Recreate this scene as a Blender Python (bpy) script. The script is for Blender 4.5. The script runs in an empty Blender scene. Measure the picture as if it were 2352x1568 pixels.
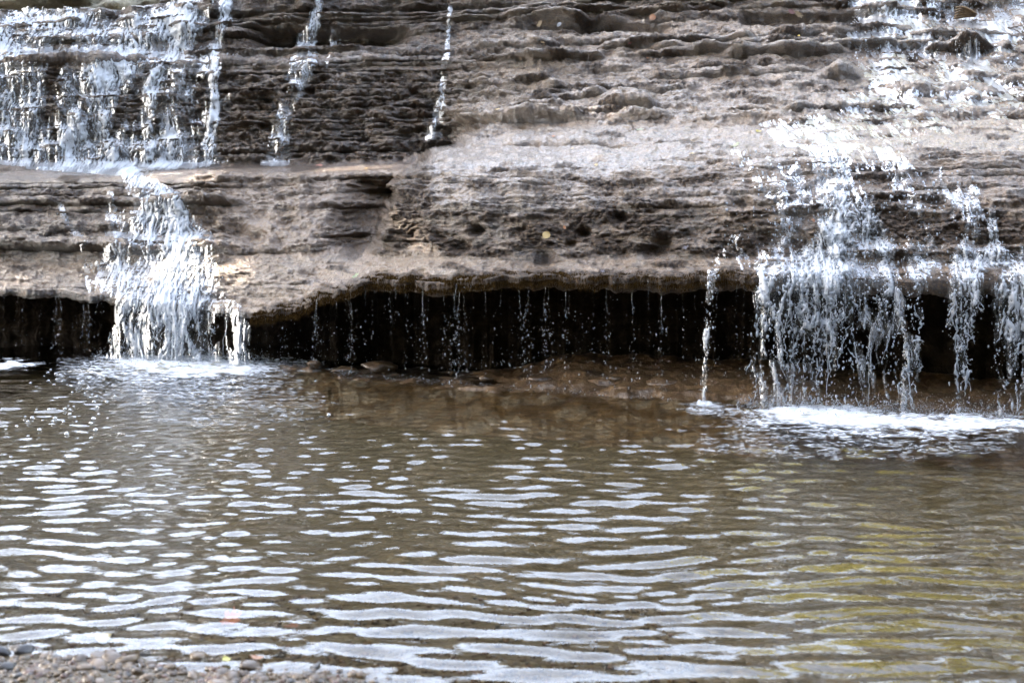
import bpy, math, random
import numpy as np
from mathutils import Vector, Matrix

rng = np.random.default_rng(7)
random.seed(7)
sc = bpy.context.scene
COL = sc.collection
R = math.radians

# ------------------------------------------------------------------ camera, sky, sun, exposure
# metric frame: camera at (0,0,1.5) looking along +Y, pool surface at z = 0
CAMZ, F, CX, HY = 1.5, 3231.0, 1176.0, 429.0        # plan units: 2352 x 1568
cam = bpy.data.cameras.new('camera'); cam_o = bpy.data.objects.new('camera', cam); COL.objects.link(cam_o)
cam_o.location = (0, 0, CAMZ); cam_o.rotation_euler = (R(90), 0, 0)
cam.sensor_width = 36; cam.lens = 36 * F / 2352; cam.shift_y = -(784 - HY) / 2352
cam.clip_start = 0.1; cam.clip_end = 400
cam.dof.use_dof = True; cam.dof.focus_distance = 11.0; cam.dof.aperture_fstop = 4.0
sc.camera = cam_o

TO_SUN = Vector((-0.80, 0.16, 0.58)).normalized()
world = bpy.data.worlds.new('World'); sc.world = world; world.use_nodes = True
wn = world.node_tree; wn.nodes.clear()
sky = wn.nodes.new('ShaderNodeTexSky'); sky.sky_type = 'NISHITA'; sky.sun_disc = False
sky.sun_elevation = math.asin(TO_SUN.z); sky.sun_rotation = math.atan2(TO_SUN.x, TO_SUN.y)
sky.dust_density = 2.5; sky.ozone_density = 1.0; sky.air_density = 1.0
hs = wn.nodes.new('ShaderNodeHueSaturation'); hs.inputs['Saturation'].default_value = 0.58
bg = wn.nodes.new('ShaderNodeBackground'); bg.inputs[1].default_value = 0.15
wo = wn.nodes.new('ShaderNodeOutputWorld')
wn.links.new(sky.outputs[0], hs.inputs['Color']); wn.links.new(hs.outputs[0], bg.inputs[0]); wn.links.new(bg.outputs[0], wo.inputs[0])

sun = bpy.data.lights.new('sun', 'SUN'); sun.energy = 2.0; sun.angle = R(0.5); sun.color = (1.0, 0.86, 0.68)
sun_o = bpy.data.objects.new('sun', sun); COL.objects.link(sun_o)
sun_o.rotation_euler = TO_SUN.to_track_quat('Z', 'Y').to_euler(); sun_o.location = TO_SUN * 60

sc.view_settings.view_transform = 'Standard'; sc.view_settings.look = 'None'
sc.view_settings.gamma = 1.0; sc.view_settings.use_curve_mapping = False
sc.view_settings.exposure = 3.85
sc.cycles.max_bounces = 5; sc.cycles.diffuse_bounces = 3; sc.cycles.glossy_bounces = 3; sc.cycles.transparent_max_bounces = 16
sc.cycles.caustics_reflective = False; sc.cycles.caustics_refractive = False
sc.cycles.sample_clamp_indirect = 6.0; sc.cycles.adaptive_threshold = 0.02

# ------------------------------------------------------------------ helpers
_perm = np.random.default_rng(3).permutation(256).astype(np.int32); _perm = np.concatenate([_perm, _perm, _perm])
_g = np.random.default_rng(4).normal(size=(256, 3)).astype(np.float32); _g /= np.linalg.norm(_g, axis=1, keepdims=True)
def perlin(x, y, z=0.0):
    x, y, z = np.broadcast_arrays(np.asarray(x, np.float32), np.asarray(y, np.float32), np.asarray(z, np.float32))
    xi, yi, zi = np.floor(x), np.floor(y), np.floor(z)
    xf, yf, zf = x - xi, y - yi, z - zi
    xi, yi, zi = xi.astype(np.int32) & 255, yi.astype(np.int32) & 255, zi.astype(np.int32) & 255
    u, v, w = xf*xf*xf*(xf*(xf*6-15)+10), yf*yf*yf*(yf*(yf*6-15)+10), zf*zf*zf*(zf*(zf*6-15)+10)
    def g(dx, dy, dz):
        h = _perm[_perm[_perm[(xi+dx) & 255] + ((yi+dy) & 255)] + ((zi+dz) & 255)]
        gr = _g[h]
        return gr[..., 0]*(xf-dx) + gr[..., 1]*(yf-dy) + gr[..., 2]*(zf-dz)
    a = g(0,0,0); a = a + u*(g(1,0,0)-a)
    b = g(0,1,0); b = b + u*(g(1,1,0)-b)
    c = g(0,0,1); c = c + u*(g(1,0,1)-c)
    d = g(0,1,1); d = d + u*(g(1,1,1)-d)
    a = a + v*(b-a); c = c + v*(d-c)
    return (a + w*(c-a)) * 1.7
def fbm(x, y, z=0.0, o=4, lac=2.1, gain=0.5):
    s, a, f = 0, 1.0, 1.0
    for k in range(o):
        s = s + a*perlin(np.asarray(x)*f + 17.3*k, np.asarray(y)*f + 5.1*k, np.asarray(z)*f + 9.7*k); a *= gain; f *= lac
    return s
def sst(a, b, x):
    t = np.clip((x-a)/(b-a), 0, 1); return t*t*(3-2*t)
def rank01(q):
    o = np.empty(q.size, np.float32); o[np.argsort(q.ravel(), kind='stable')] = np.linspace(0, 1, q.size, dtype=np.float32)
    return o.reshape(q.shape)

def raw_mesh(name, V, faces, attrs=None, smooth=True):
    """V (n,3); faces (m,k) with one k"""
    me = bpy.data.meshes.new(name)
    V = np.ascontiguousarray(V, np.float32); faces = np.ascontiguousarray(faces, np.int32)
    m, k = faces.shape
    me.vertices.add(len(V)); me.vertices.foreach_set('co', V.ravel())
    me.loops.add(m*k); me.loops.foreach_set('vertex_index', faces.ravel())
    me.polygons.add(m); me.polygons.foreach_set('loop_start', np.arange(0, m*k, k, dtype=np.int32))
    me.polygons.foreach_set('use_smooth', np.full(m, smooth))
    me.update(calc_edges=True)
    for an, av in (attrs or {}).items():
        a = me.attributes.new(an, 'FLOAT', 'POINT'); a.data.foreach_set('value', np.ascontiguousarray(av, np.float32).ravel())
    return me
def grid_faces(nr, nc):
    i = np.arange(nr*nc, dtype=np.int32).reshape(nr, nc)
    return np.stack([i[:-1, :-1], i[1:, :-1], i[1:, 1:], i[:-1, 1:]], -1)      # (nr-1,nc-1,4)
def compact(V, faces, attrs=None):
    used = np.zeros(len(V), bool); used[faces.ravel()] = True
    idx = np.cumsum(used) - 1
    return V[used], idx[faces], {k: v.ravel()[used] for k, v in (attrs or {}).items()}
def grid_mesh(name, P, keep=None, attrs=None, flip=False):
    nr, nc = P.shape[:2]
    f = grid_faces(nr, nc)
    if flip: f = f[..., ::-1]
    f = f[keep] if keep is not None else f.reshape(-1, 4)
    V, f, at = compact(P.reshape(-1, 3), f, attrs)
    return raw_mesh(name, V, f, at)
def link(name, me, mat=None, parent=None, loc=None, **props):
    o = bpy.data.objects.new(name, me); COL.objects.link(o)
    if mat is not None and me is not None:
        if not me.materials: me.materials.append(mat)
    if parent is not None: o.parent = parent
    if loc is not None: o.location = loc
    for k, v in props.items():
        if v is not None: o[k] = v
    return o
def world_at(xv, yv, D):
    xv, yv, D = np.asarray(xv, np.float64), np.asarray(yv, np.float64), np.asarray(D, np.float64)
    return np.stack(np.broadcast_arrays((xv-CX)/F*D, D, CAMZ-(yv-HY)/F*D), -1)
def on_pool(xv, yv, z=0.0):
    return world_at(xv, yv, (CAMZ-z)*F/(np.asarray(yv, float)-HY))

_ico_v = None
def ico():
    p = (1+5**.5)/2
    v = np.array([(-1,p,0),(1,p,0),(-1,-p,0),(1,-p,0),(0,-1,p),(0,1,p),(0,-1,-p),(0,1,-p),(p,0,-1),(p,0,1),(-p,0,-1),(-p,0,1)], float)
    v /= np.linalg.norm(v[0])
    f = np.array([(0,11,5),(0,5,1),(0,1,7),(0,7,10),(0,10,11),(1,5,9),(5,11,4),(11,10,2),(10,7,6),(7,1,8),(3,9,4),(3,4,2),(3,2,6),(3,6,8),(3,8,9),(4,9,5),(2,4,11),(6,2,10),(8,6,7),(9,8,1)])
    return v, f
ICO_V, ICO_F = ico()
def subdiv(v, f):
    v = [tuple(a) for a in v]; cache = {}; nf = []
    def mid(a, b):
        k = (min(a, b), max(a, b))
        if k not in cache:
            m = (np.array(v[a])+np.array(v[b])); m /= np.linalg.norm(m); cache[k] = len(v); v.append(tuple(m))
        return cache[k]
    for a, b, c in f:
        ab, bc, ca = mid(a, b), mid(b, c), mid(c, a)
        nf += [(a, ab, ca), (b, bc, ab), (c, ca, bc), (ab, bc, ca)]
    return np.array(v), np.array(nf)
ICO2_V, ICO2_F = subdiv(ICO_V, ICO_F)
def blobs(cent, rad, stretch=None, jitter=0.25, seed=0):
    """many little drops in one mesh: cent (n,3), rad (n,), stretch (n,) along z"""
    r = np.random.default_rng(seed); n = len(cent)
    sv = ICO_V[None]*rad[:, None, None]*(1+jitter*r.normal(size=(n, 12, 1))*0.6)
    if stretch is not None: sv = sv*np.stack([np.ones(n), np.ones(n), stretch], -1)[:, None, :]
    V = (sv + cent[:, None, :]).reshape(-1, 3)
    Fc = (ICO_F[None] + 12*np.arange(n)[:, None, None]).reshape(-1, 3)
    return V, Fc
def tube(path, rad, ns=6):
    path = np.asarray(path, float); rad = np.broadcast_to(np.asarray(rad, float), (len(path),))
    t = np.gradient(path, axis=0); t /= np.linalg.norm(t, axis=1, keepdims=True)+1e-9
    ref = np.array([0, 1, 0.0]) if abs(t[:, 1]).mean() < .8 else np.array([1.0, 0, 0])
    a = np.cross(t, ref); a /= np.linalg.norm(a, axis=1, keepdims=True)+1e-9
    b = np.cross(t, a)
    th = np.linspace(0, 2*np.pi, ns, endpoint=False)
    V = path[:, None] + rad[:, None, None]*(np.cos(th)[None, :, None]*a[:, None] + np.sin(th)[None, :, None]*b[:, None])
    n = len(path); i = np.arange(n*ns).reshape(n, ns); j = np.roll(i, -1, axis=1)
    Fq = np.stack([i[:-1], j[:-1], j[1:], i[1:]], -1).reshape(-1, 4)
    return V.reshape(-1, 3), Fq
class Bag:
    """collects tri / quad soups (quads are split) into one mesh"""
    def __init__(s): s.V, s.F, s.n = [], [], 0
    def add(s, V, Fc):
        V = np.asarray(V, float); Fc = np.asarray(Fc)
        if Fc.shape[1] == 4: Fc = np.concatenate([Fc[:, [0, 1, 2]], Fc[:, [0, 2, 3]]])
        s.V.append(V); s.F.append(Fc + s.n); s.n += len(V); return s
    def mesh(s, name, smooth=True, center=None):
        V = np.concatenate(s.V)
        if center is not None: V = V - np.asarray(center)
        return raw_mesh(name, V, np.concatenate(s.F), smooth=smooth)

# ------------------------------------------------------------------ materials
class Mat:
    def __init__(s, name):
        s.m = bpy.data.materials.new(name); s.m.use_nodes = True; s.t = s.m.node_tree; s.t.nodes.clear()
        s.out = s.n('OutputMaterial')
    def n(s, typ, **kw):
        nd = s.t.nodes.new('ShaderNode'+typ)
        for k, v in kw.items():
            if isinstance(k, str) and hasattr(nd, k): setattr(nd, k, v)
        return nd
    def set(s, nd, key, v):
        if isinstance(v, bpy.types.NodeSocket): s.t.links.new(v, nd.inputs[key])
        else: nd.inputs[key].default_value = v
    def pos(s):
        return s.n('NewGeometry').outputs['Position']
    def mapping(s, v, scale):
        mp = s.n('Mapping'); s.set(mp, 'Vector', v); mp.inputs['Scale'].default_value = scale; return mp.outputs[0]
    def noise(s, scale, detail=4, rough=.55, vec=None, dist=0.0):
        nd = s.n('TexNoise'); s.set(nd, 'Scale', scale); s.set(nd, 'Detail', detail); s.set(nd, 'Roughness', rough); s.set(nd, 'Distortion', dist)
        s.set(nd, 'Vector', vec if vec is not None else s.pos()); return nd.outputs['Fac']
    def vor(s, scale, feature='F1', vec=None, out='Distance'):
        nd = s.n('TexVoronoi'); nd.feature = feature; s.set(nd, 'Scale', scale); s.set(nd, 'Vector', vec if vec is not None else s.pos()); return nd.outputs[out]
    def ramp(s, fac, stops):
        nd = s.n('ValToRGB'); cr = nd.color_ramp
        while len(cr.elements) < len(stops): cr.elements.new(0.5)
        for e, (p, c) in zip(cr.elements, stops):
            e.position = p; e.color = (c, c, c, 1) if isinstance(c, (int, float)) else (*c, 1)
        s.set(nd, 'Fac', fac); return nd.outputs[0]
    def mix(s, fac, a, b):
        nd = s.n('Mix'); nd.data_type = 'RGBA'
        def st(i, v):
            if isinstance(v, bpy.types.NodeSocket): s.t.links.new(v, nd.inputs[i])
            elif isinstance(v, (int, float)): nd.inputs[i].default_value = v
            else: nd.inputs[i].default_value = (*v, 1)
        st(0, fac); st(6, a); st(7, b); return nd.outputs[2]
    def math(s, op, a, b=0.0, clamp=False):
        nd = s.n('Math'); nd.operation = op; nd.use_clamp = clamp; s.set(nd, 0, a); s.set(nd, 1, b); return nd.outputs[0]
    def attr(s, name):
        nd = s.n('Attribute'); nd.attribute_name = name; return nd.outputs['Fac']
    def bump(s, h, strength, dist, nrm=None):
        nd = s.n('Bump'); s.set(nd, 'Strength', strength); s.set(nd, 'Distance', dist); s.set(nd, 'Height', h)
        if nrm is not None: s.set(nd, 'Normal', nrm)
        return nd.outputs[0]
    def bsdf(s, color, rough=.5, normal=None, **kw):
        nd = s.n('BsdfPrincipled')
        s.set(nd, 'Base Color', color if isinstance(color, bpy.types.NodeSocket) else (*color, 1)); s.set(nd, 'Roughness', rough)
        if normal is not None: s.set(nd, 'Normal', normal)
        for k, v in kw.items(): s.set(nd, k.replace('_', ' '), v)
        return nd.outputs[0]
    def done(s, sh): s.t.links.new(sh, s.out.inputs['Surface']); return s.m
    def mixs(s, fac, a, b):
        nd = s.n('MixShader'); s.set(nd, 0, fac); s.t.links.new(a, nd.inputs[1]); s.t.links.new(b, nd.inputs[2]); return nd.outputs[0]

def mat_rock(name):
    m = Mat(name); p = m.pos()
    mid = m.noise(7, 4, .62); fine = m.noise(42, 3, .65)
    pale, moss, och = m.attr('pale'), m.attr('moss'), m.attr('ochre')
    fz = m.math('SUBTRACT', fine, .5); mz = m.math('SUBTRACT', mid, .5)
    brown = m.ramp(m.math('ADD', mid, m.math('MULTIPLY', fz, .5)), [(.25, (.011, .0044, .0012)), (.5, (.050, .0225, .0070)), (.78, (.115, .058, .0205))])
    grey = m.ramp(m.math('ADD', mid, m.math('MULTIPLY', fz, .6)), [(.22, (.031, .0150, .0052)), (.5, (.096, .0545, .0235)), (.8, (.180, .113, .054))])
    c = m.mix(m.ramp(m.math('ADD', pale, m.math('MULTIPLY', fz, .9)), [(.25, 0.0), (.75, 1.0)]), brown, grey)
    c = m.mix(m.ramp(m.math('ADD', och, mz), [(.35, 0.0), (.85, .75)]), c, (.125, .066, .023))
    mf = m.ramp(m.math('ADD', moss, m.math('ADD', m.math('MULTIPLY', mz, .5), m.math('MULTIPLY', fz, .6))), [(.40, 0.0), (.54, .95)])
    c = m.mix(mf, c, m.ramp(fine, [(.3, (.007, .0034, .0011)), (.52, (.034, .0170, .0056)), (.75, (.100, .054, .0185))]))
    gr = m.ramp(m.math('ADD', m.attr('algae'), m.math('MULTIPLY', mz, .8)), [(.45, 0.0), (.9, .7)])
    c = m.mix(gr, c, (.035, .05, .024))
    h = m.math('ADD', m.noise(22, 4, .7, vec=m.mapping(p, (.7, .7, 1.4))), m.math('MULTIPLY', m.noise(85, 3, .65), .75))
    nb = m.bump(h, 1.0, .032)
    rough = m.math('ADD', .30, m.math('MULTIPLY', mf, .32))
    coat = m.math('SUBTRACT', 1.0, m.math('MULTIPLY', mf, .85))
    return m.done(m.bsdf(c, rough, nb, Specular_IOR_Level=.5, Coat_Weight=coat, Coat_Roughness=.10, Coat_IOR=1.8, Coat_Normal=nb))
M_ROCK = mat_rock('wet_rock')

def mat_white():
    m = Mat('white_water')
    t = m.attr('foam')
    n = m.bump(m.noise(70, 2, .5), .25, .010)
    film = m.mixs(m.ramp(m.n('LayerWeight').outputs['Fresnel'], [(0, .03), (.4, .10), (1, .35)]),
                  m.n('BsdfTransparent').outputs[0], m.n('BsdfGlossy').outputs[0])
    for nd in m.t.nodes:
        if nd.type == 'BSDF_GLOSSY': m.set(nd, 'Roughness', .32); m.set(nd, 'Normal', n); m.set(nd, 'Color', (.95, .97, 1, 1))
        if nd.type == 'BSDF_TRANSPARENT': m.set(nd, 'Color', (.93, .95, .96, 1))
        if nd.type == 'LAYER_WEIGHT': m.set(nd, 'Blend', .25); m.set(nd, 'Normal', n)
    wh = m.bsdf((.57, .595, .625), .6, n, Specular_IOR_Level=.3)
    tr = m.n('BsdfTranslucent'); m.set(tr, 'Color', (.5, .55, .6, 1))
    wh = m.mixs(.25, wh, tr.outputs[0])
    return m.done(m.mixs(m.ramp(t, [(.0, 0.0), (.35, .34), (.8, .80), (1.0, .90)]), film, wh))
M_WHITE = mat_white()
def mat_drop():
    m = Mat('water_drops')
    tr = m.n('BsdfTranslucent'); m.set(tr, 'Color', (.5, .54, .58, 1))
    a = m.bsdf((.38, .42, .47), .08, None, Specular_IOR_Level=.8)
    gl = m.bsdf((1, 1, 1), .03, None, Transmission_Weight=1.0, IOR=1.33)
    return m.done(m.mixs(.45, m.mixs(.35, a, tr.outputs[0]), gl))
M_DROP = mat_drop()
def mat_glassdrop():
    m = Mat('clear_water_drops')
    a = m.bsdf((.34, .38, .43), .08, None, Specular_IOR_Level=.8)
    gl = m.bsdf((1, 1, 1), .03, None, Transmission_Weight=1.0, IOR=1.33)
    return m.done(m.mixs(.72, a, gl))
M_CLEAR = mat_glassdrop()
def mat_foam():
    m = Mat('pool_foam'); t = m.attr('foam')
    n = m.bump(m.noise(60, 3, .6), .35, .012)
    w = m.bsdf((.54, .565, .59), .4, n)
    return m.done(m.mixs(m.ramp(t, [(.0, 0.0), (.5, .30), (1.0, .85)]), m.n('BsdfTransparent').outputs[0], w))
M_FOAM = mat_foam()
def mat_bubble():
    m = Mat('bubble_film')
    lw = m.n('LayerWeight'); m.set(lw, 'Blend', .3)
    g = m.n('BsdfGlossy'); m.set(g, 'Roughness', .05)
    d = m.bsdf((.8, .85, .9), .2)
    return m.done(m.mixs(m.ramp(lw.outputs['Facing'], [(0, .25), (.6, .5), (1, .95)]), m.n('BsdfTransparent').outputs[0], m.mixs(.5, g.outputs[0], d)))
M_BUBBLE = mat_bubble()
def mat_pool():
    m = Mat('pool_water'); p = m.pos()
    n = m.bump(m.noise(22, 2, .5, vec=m.mapping(p, (1, 2.2, 1))), .05, .02)
    fr = m.n('Fresnel'); m.set(fr, 'IOR', 1.333); m.set(fr, 'Normal', n)
    g = m.n('BsdfGlossy'); m.set(g, 'Roughness', .015); m.set(g, 'Normal', n); m.set(g, 'Color', (.97, .98, 1, 1))
    t = m.n('BsdfTransparent'); m.set(t, 'Color', (.90, .85, .70, 1))
    return m.done(m.mixs(fr.outputs[0], t.outputs[0], g.outputs[0]))
M_POOL = mat_pool()
def mat_bed():
    m = Mat('stream_gravel'); p = m.pos()
    v = m.vor(30, out='Color'); v2 = m.vor(75, out='Color'); sh = m.vor(30)
    sv = m.n('SeparateColor'); m.t.links.new(v, sv.inputs[0]); sv2 = m.n('SeparateColor'); m.t.links.new(v2, sv2.inputs[0])
    a = m.ramp(sv.outputs[0], [(0, (.024, .017, .0075)), (.5, (.058, .041, .020)), (1, (.115, .084, .046))])
    b = m.ramp(sv2.outputs[1], [(0, (.022, .016, .0075)), (.6, (.054, .038, .019)), (1, (.10, .073, .040))])
    c = m.mix(m.ramp(m.noise(4, 4), [(.4, 0.0), (.6, 1.0)]), a, b)
    c = m.mix(m.ramp(m.noise(1.1, 4), [(.35, .75), (.65, 0.0)]), c, (.042, .031, .0135))
    n = m.bump(m.math('SUBTRACT', 1.0, sh), .8, .02)
    return m.done(m.bsdf(c, .5, n))
M_BED = mat_bed()
def mat_plain(name, stops, scale=12, rough=.5, bump=.4, dist=.02, **kw):
    m = Mat(name); f = m.noise(scale, 5, .6)
    return m.done(m.bsdf(m.ramp(f, stops), rough, m.bump(m.noise(scale*3, 4, .6), bump, dist), **kw))
M_BANKROCK = mat_plain('wet_brown_stone', [(.3, (.026, .015, .007)), (.5, (.066, .039, .018)), (.75, (.13, .080, .038))], 9, .35, .6, .02)
M_DARKMOSS = mat_plain('dark_mossy_rock', [(.3, (.006, .006, .003)), (.5, (.018, .017, .007)), (.75, (.045, .036, .014))], 16, .9, .9, .03, Specular_IOR_Level=.1)
M_HOLLOW = mat_plain('hollow_rock_shade', [(.3, (.005, .0035, .0022)), (.55, (.014, .0098, .006)), (.8, (.034, .024, .015))], 7, .9, .7, .04, Specular_IOR_Level=.08)  # rock colour darkened to paint in the deep shade of the hollow
M_SUBM = mat_plain('submerged_pale_rock', [(.3, (.10, .08, .04)), (.5, (.24, .20, .10)), (.75, (.40, .34, .19))], 14, .5)
M_FARROCK = mat_plain('far_cliff_rock', [(.3, (.07, .065, .045)), (.5, (.22, .20, .15)), (.75, (.36, .33, .26))], 2.2, .7, .8, .15)
M_BACK = mat_plain('dark_bank_growth', [(.3, (.010, .012, .006)), (.55, (.03, .034, .017)), (.8, (.07, .07, .035))], 3, .9, 1, .3)  # dark green-brown growth on the bank behind
M_BARK = mat_plain('bark', [(.3, (.035, .028, .02)), (.7, (.10, .08, .06))], 14, .8, .8, .03)
M_WOOD = mat_plain('wet_dead_wood', [(.3, (.05, .028, .010)), (.5, (.11, .065, .026)), (.75, (.18, .115, .05))], 30, .4, .6, .01)
def mat_leaf(name, col, trans=.35):
    m = Mat(name); f = m.noise(9, 3)
    c = m.mix(m.ramp(f, [(.3, 0.0), (.7, 1.0)]), tuple(x*.7 for x in col), tuple(min(1, x*1.2) for x in col))
    t = m.n('BsdfTranslucent'); m.set(t, 'Color', c)
    return m.done(m.mixs(trans, m.bsdf(c, .38), t.outputs[0]))
M_YELLOWTREE = mat_leaf('yellow_autumn_foliage', (.46, .43, .05), .5)
M_GREENTREE = mat_leaf('green_foliage', (.05, .075, .018), .3)

# ------------------------------------------------------------------ the cliff: sections seen along the wall
# each section: plan column xv, then (row, distance) pairs from the brink down to the overhanging lip
LEFT = [(-2600, [(45,21.0),(95,20.8),(138,20.7),(146,20.5),(372,20.2),(415,19.2),(592,18.6),(612,18.5),(660,17.9)]),
 (-100, [(27,15.3),(85,14.95),(138,14.8),(146,14.6),(372,14.3),(415,13.6),(592,13.15),(612,13.05),(668,12.65)]),
 (100, [(26,15.1),(85,14.8),(138,14.65),(146,14.45),(375,14.2),(415,13.5),(592,13.0),(612,12.9),(670,12.5)]),
 (270, [(34,15.0),(88,14.7),(140,14.55),(148,14.35),(378,14.1),(405,13.4),(600,12.8),(620,12.7),(690,12.3)]),
 (380, [(8,14.9),(75,14.65),(135,14.45),(147,14.3),(380,14.0),(402,13.25),(585,12.6),(605,12.5),(700,12.1)]),
 (500, [(-14,14.75),(60,14.6),(130,14.4),(146,14.2),(380,13.9),(400,13.1),(560,12.45),(585,12.3),(716,11.9)]),
 (700, [(-35,14.5),(60,14.4),(132,14.2),(145,14.0),(378,13.75),(395,13.0),(545,12.2),(580,12.05),(706,11.55)]),
 (900, [(-35,14.4),(55,14.3),(120,14.1),(133,13.9),(370,13.6),(388,12.9),(540,12.0),(575,11.85),(640,11.15)]),
 (1100, [(-35,14.2),(50,14.1),(108,13.9),(125,13.75),(345,13.5),(370,12.8),(540,11.8),(575,11.6),(640,10.7)]),
 (1300, [(-35,14.0),(50,13.9),(108,13.7),(125,13.55),(345,13.2),(370,12.5),(540,11.5),(575,11.3),(640,10.5)])]
RIGHT = [(700, [(-35,14.5),(55,14.3),(130,13.8),(250,13.3),(335,12.7),(400,11.9),(480,11.5),(590,11.25),(660,11.1)]),
 (900, [(-35,14.4),(50,14.1),(130,13.6),(250,13.1),(335,12.4),(395,11.45),(480,11.12),(590,11.03),(640,10.8)]),
 (1100, [(-35,14.2),(45,13.95),(115,13.5),(230,13.0),(310,12.35),(385,11.05),(480,10.72),(590,10.62),(640,10.35)]),
 (1400, [(-35,13.9),(45,13.75),(105,13.3),(190,12.8),(280,12.1),(380,10.8),(480,10.42),(590,10.31),(640,10.05)]),
 (1800, [(-35,13.5),(25,13.3),(85,12.9),(170,12.3),(270,11.4),(365,10.25),(480,9.92),(595,9.80),(638,9.6)]),
 (2200, [(-35,13.3),(20,13.2),(90,12.8),(170,12.1),(255,11.2),(340,10.1),(460,9.65),(598,9.5),(645,9.35)]),
 (2450, [(-35,13.1),(15,13.0),(85,12.6),(165,11.9),(250,11.0),(330,9.95),(450,9.5),(598,9.33),(645,9.2)]),
 (4600, [(-35,10.2),(15,10.1),(85,9.8),(165,9.3),(250,8.7),(312,8.2),(440,7.7),(598,7.5),(645,7.4)])]
LIPX = [-2600, 0, 150, 240, 300, 400, 500, 580, 620, 690, 735, 800, 877, 950, 1010, 1080, 1150, 1250, 1330, 1500, 1640, 1750, 1900, 2100, 2250, 2352, 4600]
LIPY = [650, 664, 668, 684, 692, 698, 708, 716, 714, 708, 680, 660, 643, 646, 655, 645, 638, 634, 643, 640, 638, 636, 640, 646, 650, 652, 645]
TOPX = [-2600, -100, 100, 270, 330, 380, 440, 500, 560, 4600]
TOPY = [45, 27, 26, 34, 30, 8, -2, -14, -35, -35]
def sect(fam, xs, yv):
    st = np.array([s[0] for s in fam], float); A = np.array([s[1] for s in fam], float)      # (S,K,2)
    ky = np.stack([np.interp(xs, st, A[:, k, 0]) for k in range(A.shape[1])], -1)
    kd = np.stack([np.interp(xs, st, A[:, k, 1]) for k in range(A.shape[1])], -1)
    out = np.empty_like(yv)
    for j in range(len(xs)): out[:, j] = np.interp(yv[:, j], ky[j], kd[j])
    return out
def blur(a, n, ax):
    k = np.hanning(2*n+3)[1:-1]; k /= k.sum()
    pad = [(0, 0), (0, 0)]; pad[ax] = (n, n)
    b = np.pad(a, pad, mode='edge'); out = np.zeros_like(a)
    for i, w in enumerate(k):
        out += w*(b[i:i+a.shape[0], :] if ax == 0 else b[:, i:i+a.shape[1]])
    return out
NF = 460
xc = np.concatenate([np.linspace(-2600, -90, 60), np.arange(-60, 2413, 2.35), np.linspace(2440, 4600, 55)])
NC = len(xc)
ytop = np.interp(xc, TOPX, TOPY); ylip = np.interp(xc, LIPX, LIPY)
lipn = fbm(xc/60., 3.3, 0, 3)*7; ylip = ylip + np.where((xc > -60) & (xc < 2412), lipn, 0)
tt = np.linspace(0, 1, NF)[:, None]
YV = ytop[None]*(1-tt) + ylip[None]*tt
XV = np.broadcast_to(xc[None], YV.shape)
DL, DR = sect(LEFT, xc, YV), sect(RIGHT, xc, YV)
bx = np.interp(YV, [0, 200, 300, 335, 365, 400, 480, 560, 600, 640, 670], [1160, 1110, 1080, 1050, 985, 925, 893, 868, 835, 790, 740])
bx = bx + 14*perlin(YV/40., 1.7, 0)
bw = np.interp(YV, [0, 250, 330, 400, 560, 640], [170, 110, 22, 13, 15, 70])
WB = sst(-1, 1, (XV-bx)/bw)
DL = DL + .5*sst(-150, -10, XV-bx)*sst(398, 440, YV)*(1-sst(560, 592, YV))
DL = blur(DL, 5, 0); DR = blur(blur(DR, 5, 0), 20, 0)
DB = DL*(1-WB) + DR*WB
P0 = world_at(XV, YV, DB)
X, Y, Z = P0[..., 0], P0[..., 1], P0[..., 2]
def box(x0, x1, y0, y1, s=25.):
    return sst(x0-s, x0+s, XV)*(1-sst(x1-s, x1+s, XV))*sst(y0-s, y0+s, YV)*(1-sst(y1-s, y1+s, YV))
isL = 1-WB
steep_left = box(-3000, 520, 425, 590, 14)*isL
upper = isL*(1-sst(140, 160, YV))
wall = isL*sst(150, 175, YV)*(1-sst(360, 385, YV))
mid_slope = isL*box(440, 1000, 400, 590, 16)
shelf = np.clip(isL*sst(585, 610, YV) + WB*sst(590, 605, YV), 0, 1)
slab_up = WB*(1-sst(255, 300, YV)); slab = WB*sst(230, 290, YV)*(1-sst(320, 430, YV)); face = WB*sst(320, 470, YV)*(1-sst(580, 600, YV))
# bedding layers
thick = np.random.default_rng(11).choice([.04, .055, .07, .09, .12, .17], 60, p=[.2, .2, .2, .2, .12, .08])*np.random.default_rng(12).uniform(.85, 1.15, 60); zb = np.concatenate([[-.4], -.4+np.cumsum(thick)])
B = Z + .035*perlin(X*.5, Y*.4, 2.2) + .010*perlin(X*1.9, Y*1.5, 7.7) + .005*perlin(X*9, Y*6, 3.1) - 0.012*X
lstr = np.random.default_rng(13).choice([.15, .5, 1.0, 1.8], 60, p=[.25, .25, .28, .22])
LID = np.clip(np.searchsorted(zb, B)-1, 0, 58)
fr = np.clip((B-zb[LID])/(zb[LID+1]-zb[LID]), 0, 1)
prot = perlin(X*.55, LID*3.7, LID*1.3) + .6*perlin(X*2.1, LID*5.9, 40+LID*2.3) + .3*perlin(X*6.0, LID*2.9, 80+LID*1.7)
def hsh(a, b): v = np.sin(a*12.9898+b*78.233)*43758.5453; return v-np.floor(v)
bk = np.floor(X*1.7*(.6+hsh(LID*1.0, 3.1)) + LID*.37 + .5*perlin(X*3, LID*1.1, 2.2) + .12*perlin(X*14, Z*9, 5.1)); prot = .75*prot + .8*(hsh(bk, LID*1.0)-.5)
prof = np.minimum(fr/.45, 1)**.8*(1-.35*sst(.86, 1.0, fr))
notch = np.exp(-(fr/.13)**2)
broke = sst(-.15, .35, perlin(X*1.1, LID*4.1, 5.5) + .5*perlin(X*3.6, LID*2.2, 9.1))
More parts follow.
